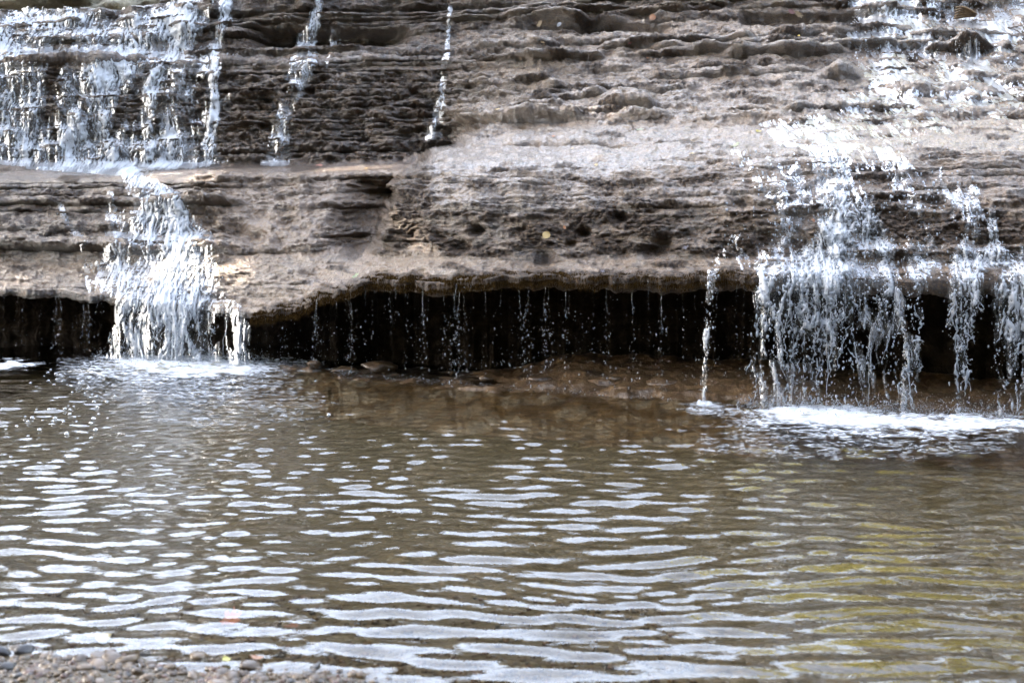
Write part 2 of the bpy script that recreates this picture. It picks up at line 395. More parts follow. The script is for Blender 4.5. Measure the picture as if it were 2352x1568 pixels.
amp = (.09*steep_left*(.5+.5*broke) + .16*upper*(.4+.6*broke) + .05*wall + .040*mid_slope*broke + .010*shelf + .15*slab_up*broke + .055*slab*broke + .022*face*broke + .006)*(.35+.65*lstr[LID])
out = amp*(.75*prof + .75*prot - .85*notch)
# thin laminae between the thick beds
t2 = np.random.default_rng(17).uniform(.016, .046, 220); z2 = np.concatenate([[-.4], -.4+np.cumsum(t2)])
B2 = B + .012*perlin(X*1.4, Y, 14.2); L2 = np.clip(np.searchsorted(z2, B2)-1, 0, 218); f2 = np.clip((B2-z2[L2])/(z2[L2+1]-z2[L2]), 0, 1)
bk2 = np.floor(X*3.1*(.5+hsh(L2*1.0, 7.1)) + L2*.61 + .6*perlin(X*5, L2*1.7, 2.9))
p2 = .8*perlin(X*1.3, L2*3.3, 3.0) + .5*perlin(X*4.5, L2*1.9, 31.) + .7*(hsh(bk2, L2*1.0)-.5)
brk2 = sst(-.25, .35, perlin(X*1.6, B2*4, 21.) + .4*perlin(X*5, B2*9, 22.))
amp2 = .045*steep_left + .040*upper + .028*wall + .036*mid_slope + .045*slab_up + .030*slab + .034*face + .020*shelf
out = out + amp2*brk2*(p2 + .35*np.minimum(f2/.3, 1))
# lumps of tufa and moss, holes
rough_reg = .55*steep_left + .8*upper + 1.6*wall + .75*mid_slope + .50*shelf + .75*slab_up + .50*slab + .80*face + .12
l1 = fbm(X*3.2, Y*2.0, Z*5.0, 3); l2 = fbm(X*6, Y*4, Z*17, 3, gain=.55); l3 = fbm(X*30, Y*18, Z*42, 2)
bill = np.abs(perlin(X*4.5, Y*3, Z*11+3)) + .5*np.abs(perlin(X*12, Y*7, Z*26+3))
out = out + rough_reg*(.030*l1 + .026*l2 + .013*l3 + .034*(bill-.35))
out = out - .035*rough_reg*sst(.30, .62, perlin(X*5.5, Y*3, Z*10+11))          # scattered pits
for hx, hy, hr, hd in [(1095, 527, 17, .16), (1340, 532, 15, .13), (1422, 500, 17, .12), (1522, 556, 20, .12), (1060, 562, 22, .09), (725, 545, 9, .05),
                       (585, 548, 26, .10), (545, 525, 24, .10), (640, 560, 16, .07), (1250, 590, 22, .06), (1500, 575, 26, .07), (1700, 470, 22, .07), (1760, 545, 28, .08), (2010, 540, 24, .08), (2150, 470, 22, .06),
                       (820, 582, 20, .06), (1310, 560, 14, .07), (480, 505, 22, .07)]:
    out = out - hd*np.exp(-(((XV-hx)/hr)**2+((YV-hy)/(hr*.7))**2)**1.5)
# dark slot under the upper brink
slot = sst(555, 640, XV)*(1-sst(880, 960, XV))*sst(66, 72, YV+4*perlin(XV/50, 3.1))*(1-sst(96, 112, YV+.03*(XV-800)))
slot2 = sst(1180, 1240, XV)*(1-sst(1500, 1560, XV))*sst(50, 56, YV-.03*(XV-1350))*(1-sst(64, 78, YV-.03*(XV-1350)))
slot3 = sst(1690, 1720, XV)*(1-sst(1960, 2000, XV))*sst(28, 34, YV)*(1-sst(52, 62, YV))
out = out - .34*slot - .16*slot2 - .14*slot3
mc = sst(.10, .42, perlin(X*1.8, B*12, 4) + .55*perlin(X*5, B*28, 9) + .3*l2*.5 + .10*slab_up - .10*slab + .02*face + .42*face*sst(430, 550, YV) - .16*shelf - .04*wall + .02*upper - .45*mid_slope + .05*steep_left - .10)
out = out + mc*(.010 + .012*l3 + .008*perlin(X*60, Y*30, Z*80))*np.clip(rough_reg, .3, 1)
P = P0.copy()
du, dv = np.gradient(P0, axis=1), np.gradient(P0, axis=0)
N = np.cross(du, dv); N /= np.linalg.norm(N, axis=-1, keepdims=True)+1e-9
N[N[..., 1] > 0] *= -1
rad = np.stack([X, Y, 0*Z], -1); rad /= np.linalg.norm(rad, axis=-1, keepdims=True)
dirn = .55*N - .6*rad; dirn /= np.linalg.norm(dirn, axis=-1, keepdims=True)
P += dirn*out[..., None]
# attributes that colour the rock
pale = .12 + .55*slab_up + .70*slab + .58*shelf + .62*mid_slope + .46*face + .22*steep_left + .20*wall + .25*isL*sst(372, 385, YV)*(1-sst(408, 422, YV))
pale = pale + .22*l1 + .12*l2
side = 1.2*np.exp(-((XV-bx-30)/40)**2)*sst(375, 420, YV)*(1-sst(560, 600, YV))  # brown moss on the bulge's left flank, deepened to draw its shaded edge
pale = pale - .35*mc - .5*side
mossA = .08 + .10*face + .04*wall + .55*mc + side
lipd = (ylip[None]-YV)
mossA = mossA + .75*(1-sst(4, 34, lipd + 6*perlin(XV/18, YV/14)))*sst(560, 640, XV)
ochre = .24 + .55*mid_slope + .12*wall + .10*upper + .10*face + .15*steep_left + .75*np.exp(-((YV-395)/13)**2)*box(480, 960, 370, 420, 30) + .25*wall*box(480, 700, 250, 380, 40) + .6*box(830, 960, 480, 620, 20) + .38*shelf  # ochre rock; the bulge's left rim also carries painted golden sunlight
algae = .55*box(0, 520, 280, 372, 25)*isL + .4*box(560, 720, 330, 380, 12) + .45*box(960, 1030, 320, 365, 10) + .12*steep_left

# lip, hollow ceiling, back wall
NL = 58
lp = P[-1]                                           # displaced lip row
hz = np.clip(lp[:, 2], .2, 2)
depth = np.interp(xc, [-2600, 0, 240, 560, 640, 720, 850, 1700, 2352, 4600], [.8, .75, .6, .5, .55, .8, 1.25, 1.2, 1.0, 1.0])
cst = np.array([0, .05, .12, .22, .45, .70, .82, .9, 1.0])
pd_ = [0, .015, .06, .16, .55, .9, 1.0, 1.05, 1.0]; pz_ = [0, -.055, -.105, -.12, -.07, -.10, -.2, -.6, -1.0]
s = np.linspace(0, 1, NL+1)[1:]
od = np.interp(s, cst, pd_); ozs = np.interp(s, cst, pz_)
LP = np.zeros((NL, NC, 3))
for i in range(NL):
    zz = np.where(s[i] < .75, lp[:, 2] + ozs[i]*np.clip(hz, .3, .9), 0)
    if s[i] >= .75:
        f0 = (s[i]-.75)/.25; zz = lp[:, 2] + np.interp(.75, cst, pz_)*np.clip(hz, .3, .9); zz = zz*(1-f0) - .25*f0
    dd = lp[:, 1] + od[i]*depth
    LP[i, :, 0] = lp[:, 0]/lp[:, 1]*dd; LP[i, :, 1] = dd; LP[i, :, 2] = zz
ln = fbm(LP[..., 0]*6, LP[..., 1]*6, LP[..., 2]*9, 3)
fade = sst(0, .12, s)[:, None]
LP[..., 2] += .03*ln*fade*(1-sst(.7, .8, s))[:, None]; LP[..., 1] += (.04*ln + .05*np.sin(LP[..., 2]*40+3*perlin(LP[..., 0]*1.5, LP[..., 2]*3)))*sst(.45, .8, s)[:, None]
# brink running back to the upper stream bed
BK = np.zeros((10, NC, 3))
for i, (bd, bz) in enumerate(zip([40, 20, 9, 4, 2, 1, .5, .25, .12, .05], [.9, .5, .25, .12, .07, .05, .04, .03, .02, .008])):
    dd = P[0, :, 1] + bd
    BK[i, :, 0] = P[0, :, 0]*(dd/P[0, :, 1]); BK[i, :, 1] = dd; BK[i, :, 2] = P[0, :, 2] + bz + .02*perlin(BK[i, :, 0]*3, bd)
ALL = np.concatenate([BK, P, LP])
def ext(a, top, bot):
    return np.concatenate([np.full((10, NC), top), a, np.full((NL, NC), bot) if not isinstance(bot, np.ndarray) else bot])
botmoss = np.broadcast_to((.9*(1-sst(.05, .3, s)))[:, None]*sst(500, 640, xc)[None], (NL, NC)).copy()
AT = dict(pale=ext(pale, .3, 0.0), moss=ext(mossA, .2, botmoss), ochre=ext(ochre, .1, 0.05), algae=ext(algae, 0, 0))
cliff = link('cliff', None, kind='structure', label='broad stepped limestone cliff with water running down it behind the pool', category='cliff')
nr = ALL.shape[0]
rowid = np.arange(nr-1)[:, None]*np.ones((1, NC-1), int)
faceL = np.concatenate([np.zeros((10, NC), int), LID, np.zeros((NL, NC), int)])[:-1, :-1]
faceW = np.concatenate([np.zeros((10, NC)), WB, np.zeros((NL, NC))])[:-1, :-1]
faceY = np.concatenate([np.full((10, NC), -50.), YV, np.full((NL, NC), 900.)])[:-1, :-1]
main = (rowid >= 10) & (rowid < 10+NF-1)
def part(name, keep, mat=M_ROCK, label=None):
    if keep.sum() < 30: return
    link(name, grid_mesh(name, ALL, keep, AT, flip=True), mat, cliff, label=label)
part('upper_stream_bed', rowid < 10)
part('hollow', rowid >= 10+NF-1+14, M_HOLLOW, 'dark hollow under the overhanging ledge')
part('lip_underside', (rowid >= 10+NF-1) & (rowid < 10+NF-1+14), M_ROCK, 'brown mossy underside of the overhanging lip')
bulge = main & (faceW > .5) & (faceY > 345)
part('rock_bulge', bulge, M_ROCK, 'rounded brown pitted bulge of rock above the dark hollow')
rest = main & ~bulge
lowshelf = rest & (faceW <= .5) & (faceY > 592)
part('rock_shelf', lowshelf, M_ROCK, 'pale sloping shelf above the waterline')
rest &= ~lowshelf
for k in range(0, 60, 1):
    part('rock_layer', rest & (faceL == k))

# distance map of the finished rock (what a straight look from the bank meets), used to lay water and leaves on it
MX = np.arange(-330, 2680, 1.6); MY = np.arange(-34, 992, 1.6)
pu = CX + P[..., 0]/P[..., 1]*F; pv = HY + (CAMZ-P[..., 2])/P[..., 1]*F
DM = np.full((len(MY), len(MX)), 99., np.float32)
inside = (xc > -800) & (xc < 3100)
cols = np.where(inside)[0]
tmp = np.full((len(MY), len(cols)), 99., np.float32)
for jj, j in enumerate(cols):
    o_ = np.argsort(pv[:, j]); d = np.interp(MY, pv[o_, j], P[o_, j, 1], left=np.nan, right=np.nan)
    tmp[:, jj] = d
xcc = xc[cols]
ji = np.interp(MX, xcc, np.arange(len(cols))); j0 = np.floor(ji).astype(int); j1 = np.minimum(j0+1, len(cols)-1); jf = (ji-j0)[None]
DM = tmp[:, j0]*(1-jf) + tmp[:, j1]*jf
LIPD = np.interp(MX, xc[cols], lp[cols, 1]); LIPV = np.interp(MX, xc[cols], pv[-1, cols])
# falling-water hull: never retreats under an edge faster than water can, drops straight below the lip
HULL = DM.copy()
first = np.argmax(~np.isnan(HULL), axis=0)
for j in range(len(MX)): HULL[:first[j], j] = HULL[first[j], j]
fillbelow = np.isnan(HULL)
for i in range(1, len(MY)):
    prev = HULL[i-1]; lim = prev + .0012
    HULL[i] = np.where(np.isnan(HULL[i]), prev - .0004, np.minimum(HULL[i], lim))
HULL = np.minimum(blur(HULL, 9, 0), HULL+.03) - .006
HULL = blur(HULL, 2, 1)
def mapat(A, xv, yv):
    fx = np.clip((np.asarray(xv)-MX[0])/1.6, 0, len(MX)-1.001); fy = np.clip((np.asarray(yv)-MY[0])/1.6, 0, len(MY)-1.001)
    i, j = fy.astype(int), fx.astype(int); a, b = fy-i, fx-j
    return A[i, j]*(1-a)*(1-b) + A[i+1, j]*a*(1-b) + A[i, j+1]*(1-a)*b + A[i+1, j+1]*a*b
def surf_normal(xv, yv, A=HULL, e=7.):
    p = lambda dx, dy: world_at(xv+dx, yv+dy, mapat(A, xv+dx, yv+dy))
    n = np.cross(p(e, 0)-p(-e, 0), p(0, e)-p(0, -e)); n /= np.linalg.norm(n)+1e-9
    if n[1] > 0: n = -n
    return Vector(n)

# cliff far behind, upper left
fu = np.linspace(-1500, 900, 200); fv = np.linspace(0, 1, 70)
FP = world_at(fu[None], 0*fv[:, None]+429, 22.0 + 0*fu[None]*fv[:, None])
FP[..., 2] = 3.2 + 4.2*fv[:, None]
fl = FP[..., 2]*5.5 + 1.6*perlin(FP[..., 0]*.5, FP[..., 2]*.9) + .25*FP[..., 0]
FP[..., 1] += 1.6*fv[:, None] + .22*np.sin(fl) + .5*fbm(FP[..., 0]*1.1, FP[..., 2]*2.2, 0, 5) + .0012*(fu[None]+0*fv[:, None])
link('far_cliff', grid_mesh('far_cliff', FP, flip=False), M_FARROCK, kind='structure', label='pale weathered cliff far behind the brink of the falls', category='cliff')

# ------------------------------------------------------------------ stream bed, bank behind, pool
gx = np.concatenate([np.linspace(-40, -4.2, 20), np.linspace(-4, 4, 260), np.linspace(4.2, 40, 20)])
gy = np.concatenate([np.linspace(-30, 2.8, 24), np.linspace(3, 7, 200), np.linspace(7.05, 14, 120), np.linspace(14.5, 40, 10)])
GX, GY = np.meshgrid(gx, gy)
shore = 4.37 - .20*(GX+1.1) + .13*perlin(GX*2.5, 1.2) ; shore = np.where(GX > -.2, np.maximum(shore-.5*(GX+.2), 1.5), shore)
sd = GY - shore
BZ = np.interp(sd, [-30, -8, -2, -.25, 0, .5, 1.5, 3, 60], [2.0, .9, .30, .045, .0, -.055, -.14, -.22, -.30])
BZ = BZ + .014*fbm(GX*3, GY*3, 0, 3)*np.clip(np.abs(sd)*2+.25, 0, 1.6) + .004*fbm(GX*16, GY*16, 0, 2)
bed = link('riverbed', grid_mesh('riverbed', np.stack([GX, GY, BZ], -1), flip=True), M_BED, kind='structure', label='brown gravel bed under the clear shallow pool', category='riverbed')
def bed_z(x, y):
    sh = 4.37 - .20*(x+1.1) + .13*float(perlin(x*2.5, 1.2))
    if x > -.2: sh = max(sh-.5*(x+.2), 1.5)
    d = y-sh
    return float(np.interp(d, [-30, -8, -2, -.25, 0, .5, 1.5, 3, 60], [2.0, .9, .30, .045, .0, -.055, -.14, -.22, -.30]) + .014*fbm(x*3, y*3, 0, 3)*min(abs(d)*2+.25, 1.6))

bxs = np.linspace(-45, 45, 160); bts = np.linspace(0, 1, 50)
BXX, BT = np.meshgrid(bxs, bts)
BYY = -6 - 12*BT + .004*BXX**2*0 + .010*(BXX**2)*.35 + 1.2*fbm(BXX*.3, BT*4, 0, 4)
BZZ = .2 + 20*BT**.85 + 1.0*fbm(BXX*.5, BT*6, 3, 4)
link('wooded_bank', grid_mesh('wooded_bank', np.stack([BXX, BYY, BZZ], -1), flip=False), M_BACK, kind='structure', label='unseen steep dark wooded bank, raised to block skylight', category='bank')  # unseen bank behind the camera, raised to block skylight from the front

# pool surface: wave train toward the near shore plus rings from both falls
px_ = np.concatenate([np.linspace(-14, -3.7, 30), np.linspace(-3.6, 3.6, 560), np.linspace(3.7, 14, 30)])
py_ = np.concatenate([np.linspace(-2, 3.6, 25), np.linspace(3.65, 13.2, 640), np.linspace(13.4, 18, 8)])
WX, WY = np.meshgrid(px_, py_)
rw = np.random.default_rng(21)
H = np.zeros_like(WX)
wx = WX + .16*perlin(WX*.9, WY*.9, 1.1); wy = WY + .10*perlin(WX*1.1, WY*.7, 4.1)
near = 1-sst(5.0, 9.5, WY)
for k in range(26):
    lam = rw.uniform(.085, .235); th = rw.normal(.04, .30); ph = rw.uniform(0, 6.28); sl = .050*rw.uniform(.5, 1.3)
    kk = 2*np.pi/lam; env = np.clip(.6 + 1.15*perlin(WX*1.0+k*3.1, WY*.8, k*1.7), .05, 2)
    H += sl/kk*np.cos(kk*(wx*math.sin(th)+wy*math.cos(th))+ph)*env*(.75+.25*near)*(.5+.5*sst(-1.5, .3, WX))
for k in range(22):
    lam = rw.uniform(.075, .17); th = rw.normal(-.08, .5); ph = rw.uniform(0, 6.28); sl = .036*rw.uniform(.5, 1.3)
    kk = 2*np.pi/lam; env = np.clip(.6 + .9*perlin(WX*.8+k*5.1, WY*.6, k*2.7), 0, 2)
    leftness = .28 + .55*(1-sst(-1.6, .4, WX)) + .55*sst(5.6, 7.6, WY)*(1-sst(9.3, 10.6, WY+.3*WX))
    H += sl/kk*np.cos(kk*(wx*math.sin(th)+wy*math.cos(th))+ph)*env*leftness
for (sx, sy, lam, A) in [(-2.85, 11.7, .17, .0026), (-2.85, 11.7, .11, .0014), (2.1, 9.3, .16, .0022), (1.35, 9.75, .09, .0009)]:
    rr = np.hypot(wx-sx, wy-sy); H += A*np.cos(2*np.pi*rr/lam + 2*perlin(WX, WY))*np.exp(-rr/2.6)
    H += (.016*np.exp(-rr/.55) + .006*np.exp(-rr/1.3))*fbm(WX*9, WY*9, 0, 3)
mr = np.clip(1-np.abs(WY-(10.6-.33*WX))/1.2, 0, 1)
H += .0022*mr*fbm(WX*10, WY*14, 2, 3)
pool = link('pool', grid_mesh('pool', np.stack([WX, WY, H], -1), flip=True), M_POOL, kind='structure', label='rippling clear brown pool at the foot of the falls', category='pool')
#PART2
# ------------------------------------------------------------------ running and falling water
def build_fall(name, label, streaks, win, seed, cat='waterfall', step=1.55, lace=1.0, group=None, ledge=.25, thick=1.0, drops=400, drop_r=.0026, wig=7, ropes=0):
    x0, x1, y0, y1 = win
    xs = np.arange(x0, x1, step); ys = np.arange(y0, y1, step)
    XX, YY = np.meshgrid(xs, ys)
    D = mapat(HULL, XX, YY)
    # stop at the pool
    under = CAMZ-(YY-HY)/F*D < -.01
    env = np.zeros_like(XX)
    wob = wig*perlin(YY/38., XX/70., seed*1.3) + .5*wig*perlin(YY/13., XX/25., seed*2.3)
    for st in streaks:
        a = np.array(st, float)
        cx = np.interp(YY, a[:, 1], a[:, 0]); w = np.interp(YY, a[:, 1], a[:, 2]); d = np.interp(YY, a[:, 1], a[:, 3])
        g = d*(1-sst(.45, 1.2, np.abs(XX+wob-cx)/w))*sst(a[0, 1]-8, a[0, 1]+4, YY)*(1-sst(a[-1, 1]-4, a[-1, 1]+8, YY))
        env = np.maximum(env, g)
    flat = np.clip(-np.gradient(D, axis=0)/step*60, 0, 1)
    env = np.where(env > .03, np.clip(env*(1+ledge*flat) + ledge*.5*flat*(env > .12), 0, 1), env)
    Xw = (XX-CX)/F*D; S = YY/F*D
    free = np.broadcast_to(sst(0, 60, YY-np.interp(XX, MX, LIPV)), XX.shape)
    lipy = np.interp(XX, MX, LIPV); S = np.where(YY > lipy, (lipy + (YY-lipy)*.6)/F*D, S)
    Xp = Xw + .035*perlin(Xw*7, S*5, seed) + .012*perlin(Xw*20, S*14, seed+3)
    a = 1-np.abs(perlin(Xp*23*lace, S*8*lace, seed+.3)); b = 1-np.abs(perlin(Xp*50*lace, S*19*lace, seed+5.3))
    c = perlin(Xw*4.2, S*2.4, seed+8); d = 1-np.abs(perlin(Xp*95, S*50, seed+2))
    e = 1-np.abs(perlin(Xp*9*lace, S*3.2, seed+15.3))
    a2 = 1-np.abs(perlin(Xp*11, S*6, seed+40.3)) 
    env = env*(.88-.06*free)
    q = rank01(.75*free*(a2-.8) + .36*a + .36*b + .40*c + .26*d + .26*e)
    t = q-(1-env)
    t = np.where(env < .03, -1, t); t = np.where(under, -1, t)
    tp = np.clip(t, 0, 1)
    veil = sst(-.5, .7, perlin(Xp*34, S*3.5, seed+50) + .5*perlin(Xp*80, S*9, seed+51))
    foam = np.clip(tp*1.8 + .30*np.clip(env*1.4, 0, 1)*veil*(1-.75*flat)*(1-.8*free), 0, 1)
    lump = .5+.5*perlin(Xp*30, S*16, seed+20)
    sq = np.sqrt(tp+.03)-.173
    off = .005 + thick*(.036*sq*(.55+.9*lump) + .012*tp + .004*perlin(Xp*70, S*40, seed+30)*sq) + free*.03*perlin(Xw*6, S*3, seed+11)
    Pw = world_at(XX, YY, D)
    rd = Pw - np.array([0, 0, CAMZ]); rd[..., 2] = 0; rd /= np.linalg.norm(rd, axis=-1, keepdims=True)
    up = np.zeros_like(rd); up[..., 2] = .35*flat
    Pw = Pw + (up-rd)*off[..., None]
    k = (t > -.45*np.clip(env*2, 0, 1)*(env > .1)); keep = k[:-1, :-1] | k[1:, :-1] | k[:-1, 1:] | k[1:, 1:]
    keep &= ~(under[:-1, :-1] | under[1:, 1:])
    root = link(name, None, label=label, category=cat, group=group)
    link('sheet', grid_mesh('sheet', Pw, keep, dict(foam=foam), flip=True), M_WHITE, root)
    # flying drops round it
    r = np.random.default_rng(seed*7+1)
    w = (env**1.2*(~under)).ravel(); w /= w.sum()
    i = r.choice(w.size, drops, p=w)
    pc = Pw.reshape(-1, 3)[i] - rd.reshape(-1, 3)[i]*r.gamma(1.4, .022, drops)[:, None] + r.normal(0, .018, (drops, 3))
    pc[:, 2] = np.maximum(pc[:, 2], .0)
    rr = drop_r*np.exp(r.normal(0, .5, drops))
    link('drops', raw_mesh('drops', *blobs(pc, np.clip(rr, .001, .011), 1+r.gamma(1.2, .5, drops), .3, seed)), M_DROP, root, kind='stuff')
    if ropes:
        wf = (env*(free > .5)*(~under)).ravel(); wf /= wf.sum(); bag = Bag(); ii = r.choice(wf.size, ropes, p=wf)
        for q0 in ii:
            p0 = Pw.reshape(-1, 3)[q0]; L = min(r.gamma(2, .05)+.03, max(p0[2]-.02, .04)); nn = 12; u_ = np.linspace(0, 1, nn)
            path = p0[None] + np.stack([np.cumsum(r.normal(0, .007, nn)) + r.normal(0, .10)*L*u_, -.02+np.cumsum(r.normal(0, .004, nn)), -L*u_], -1)
            bag.add(*tube(path, r.uniform(.002, .0065)*np.exp(r.normal(0, .55, nn))*np.sqrt(np.clip(1.05-np.abs(2*u_-1), .02, 1)), 6))
        link('strands', bag.mesh('strands'), M_DROP, root, kind='stuff')
    return root, XX, YY, env, D

UL = [[(440,-8,40,.92),(400,60,46,.85),(335,100,52,.85),(300,150,48,.8),(250,178,46,.9),(228,240,46,.82),(215,310,50,.8),(232,378,60,.85)],
      [(470,-14,26,.85),(445,80,26,.85),(405,130,30,.85),(370,165,30,.9),(345,210,24,.9),(335,290,17,.92),(345,375,20,.85)],
      [(300,38,40,.6),(262,90,46,.6),(236,150,45,.62),(168,205,48,.62),(150,270,44,.55),(178,345,50,.6),(190,378,60,.7)],
      [(530,-20,16,.7),(507,50,14,.65),(496,130,12,.6),(490,200,13,.6),(485,300,15,.55),(470,374,22,.6)],
      [(20,40,70,.55),(32,110,60,.6),(20,200,64,.5),(10,300,80,.55),(50,376,100,.6)],
      [(110,60,46,.42),(62,190,52,.45),(64,280,56,.42),(110,376,60,.6)],
      [(392,50,60,.5),(392,130,60,.5),(400,200,55,.38),(420,300,50,.34),(420,374,60,.6)],
      [(270,360,250,.28),(270,372,240,.72),(262,385,190,.7)],
      [(-120,30,60,.7),(-110,110,64,.6),(-125,200,60,.55),(-110,300,56,.5),(-100,376,70,.6)], [(-215,34,50,.5),(-210,150,50,.45),(-220,260,44,.4),(-205,376,60,.5)],
      [(200,20,330,.16),(230,34,300,.35),(230,150,310,.22),(240,370,270,.20)]]
build_fall('waterfall', 'wide white curtain of water down the upper left steps of the cliff', UL, (-300, 560, -24, 398), 1, drops=900, ledge=.4)
LLc = [[(292,388,26,.8),(318,412,34,.9),(345,440,52,.9),(372,490,78,.92),(392,545,98,.93),(398,600,106,.98),(392,640,116,.98),(386,690,128,.92),(394,740,140,.70),(404,790,158,.60),(412,838,172,.62)],
       [(150,386,160,.5),(235,392,120,.55),(290,400,60,.6)],
       [(300,690,40,.5),(275,760,24,.6),(262,838,22,.6)],
       [(480,690,60,.5),(495,760,75,.32),(505,838,80,.28)],
       [(255,470,26,.3),(270,560,30,.42),(250,610,46,.5),(262,690,40,.35)]]
build_fall('waterfall', 'lower left cascade tumbling white over the shelf into the pool', LLc, (60, 640, 380, 845), 2, drops=900, lace=.85, thick=1.5, drop_r=.003, ropes=60)
T1 = [[(738,-20,12,.5),(722,50,13,.5),(708,80,22,.42),(702,120,34,.28),(690,150,42,.26),(678,200,24,.30),(655,270,22,.30),(642,340,36,.26),(628,378,46,.30)],
      [(770,70,14,.3),(764,130,16,.35),(750,160,14,.3)]]
build_fall('trickle', 'broader of the two thin trickles on the dark upper wall, left', T1, (560, 800, -24, 392), 3, cat='trickle', drops=130, lace=1.3, thick=.6, drop_r=.0018)
T2 = [[(1032,20,5,.5),(1030,70,5,.6),(1026,110,6,.55),(1022,165,12,.25),(1016,220,7,.45),(1008,265,15,.32),(996,318,20,.25)]]
build_fall('trickle', 'thin single trickle on the upper wall left of the pale slab', T2, (950, 1080, 10, 330), 4, cat='trickle', drops=60, lace=1.4, thick=.5, wig=4, drop_r=.0022)
UR = [[(1975,-24,60,.70),(2008,20,66,.66),(2022,60,62,.58),(1998,100,55,.36),(2012,140,52,.38),(2035,190,50,.48),(2015,225,55,.45),(1985,262,95,.18),(1925,300,130,.10),(1905,345,60,.22)],
      [(2345,-24,80,.50),(2335,40,70,.48),(2290,90,75,.46),(2240,140,60,.30),(2195,190,45,.42),(2240,235,60,.26),(2150,280,170,.13),(2080,310,180,.12)],
      [(2480,-24,70,.5),(2470,60,64,.45),(2440,140,60,.4),(2450,230,60,.3),(2400,300,80,.2)],
      [(2180,-24,150,.36),(2190,30,130,.30),(2150,70,130,.16),(2180,170,230,.17),(2130,260,300,.16),(1980,300,300,.12),(1950,335,200,.10)]]
build_fall('waterfall', 'white cascade spreading over the upper right ledges and slab', UR, (1600, 2600, -30, 352), 5, drops=500, ledge=.12, lace=1.05, thick=.6)
LR = [[(1905,335,48,.36),(1912,380,50,.52),(1916,430,44,.72),(1918,480,40,.78),(1912,530,44,.8),(1908,570,78,.72),(1900,605,120,.82),(1890,650,132,.74),(1885,700,130,.66),(1885,760,132,.5),(1880,830,138,.38),(1878,952,150,.30)],
      [(1905,600,40,.85),(1900,660,52,.88),(1893,720,44,.72),(1890,800,46,.6),(1882,952,50,.4)],
      [(1810,500,26,.3),(1780,560,40,.42),(1765,620,26,.5),(1752,700,22,.5),(1745,800,24,.42),(1738,950,26,.22)],
      [(2000,430,50,.2),(1985,520,60,.38),(2010,600,46,.45),(2040,690,36,.42),(2060,800,36,.35),(2050,950,36,.22)],
      [(1920,340,330,.10),(1960,450,330,.16),(1960,600,300,.16),(1960,640,260,.05)]]
build_fall('waterfall', 'tall white fall at lower right dropping past the lip into foam', LR, (1660, 2240, 325, 960), 6, drops=2600, lace=.82, thick=1.5, drop_r=.0040, ropes=90, ledge=.05)
SR = [[(2230,430,18,.25),(2240,500,22,.4),(2225,560,24,.45),(2222,600,50,.55),(2216,650,40,.5),(2212,700,44,.5),(2208,780,20,.62),(2206,960,16,.55)],
      [(2110,590,40,.3),(2105,640,26,.4),(2098,720,24,.38),(2088,840,26,.3),(2085,960,20,.15)],
      [(2280,480,12,.45),(2285,560,14,.4),(2270,605,80,.5),(2270,612,60,.2)]]
build_fall('waterfall', 'narrow broken fall just right of the tall lower right fall', SR, (2050, 2330, 425, 966), 8, drops=700, lace=1.0, thick=1.1, drop_r=.0032, ropes=40)
FR = [[(2330,600,26,.3),(2318,650,40,.45),(2322,760,26,.45),(2335,960,22,.35)], [(2360,560,26,.4),(2364,700,24,.5),(2366,960,22,.35)], [(2288,655,12,.5),(2292,800,9,.5),(2300,966,8,.4)], [(2440,600,30,.4),(2436,680,26,.45),(2440,960,22,.35)], [(2520,610,24,.4),(2524,720,20,.45),(2520,960,18,.35)]]
build_fall('waterfall', 'thin strands of water falling at the right edge of the photo', FR, (2270, 2570, 560, 968), 9, drops=700, lace=1.2, drop_r=.003, ropes=16)
JT = [[(1690,540,14,.2),(1668,572,14,.25),(1645,600,12,.40),(1636,640,12,.55),(1630,690,10,.55),(1626,740,8,.6),(1622,800,6,.6),(1619,860,5,.6),(1617,930,4.5,.6)]]
build_fall('water_jet', 'single bright jet of water falling from the lip left of the right fall', JT, (1590, 1720, 535, 940), 10, cat='water jet', drops=110, lace=1.6, thick=1.0, wig=3, drop_r=.0035)
SL = [[(140,470,5,.25),(160,520,9,.25),(195,560,12,.25),(200,620,8,.2),(205,670,5,.2)], [(250,440,8,.3),(262,500,8,.25),(275,560,8,.25)]]
build_fall('trickle', 'small trickles dribbling down the lower left steps beside the cascade', SL, (110, 300, 435, 680), 12, cat='trickle', drops=80, lace=1.5, thick=.4, wig=4, drop_r=.002)

# drip streams under the overhang, one thing each
r = np.random.default_rng(33)
dx = [8, 42, 52, 95, 130, 138, 168, 190, 205, 222, 232, 612, 628, 652, 690, 720, 728, 742, 770, 790, 799, 806, 815, 838, 862, 895, 908, 926, 940, 968, 985, 1017, 1040, 1049, 1056, 1062, 1090, 1115, 1130, 1150,
      1178, 1192, 1199, 1217, 1236, 1250, 1256, 1270, 1301, 1308, 1330, 1345, 1365, 1386, 1410, 1440, 1453, 1490, 1518, 1528, 1560, 1595, 1655, 1670, 1690, 1712, 1730]
strong = {42, 138, 190, 652, 722, 799, 806, 968, 1017, 1049, 1056, 1062, 1192, 1217, 1250, 1256, 1301, 1386, 1453, 1518, 130, 205, 728}
ORD = 'first second third fourth fifth sixth seventh eighth ninth tenth eleventh twelfth thirteenth fourteenth fifteenth sixteenth seventeenth eighteenth nineteenth twentieth'.split() + ['twenty-'+w for w in 'first second third fourth fifth sixth seventh eighth ninth'.split()] + ['thirtieth']
nst = 0
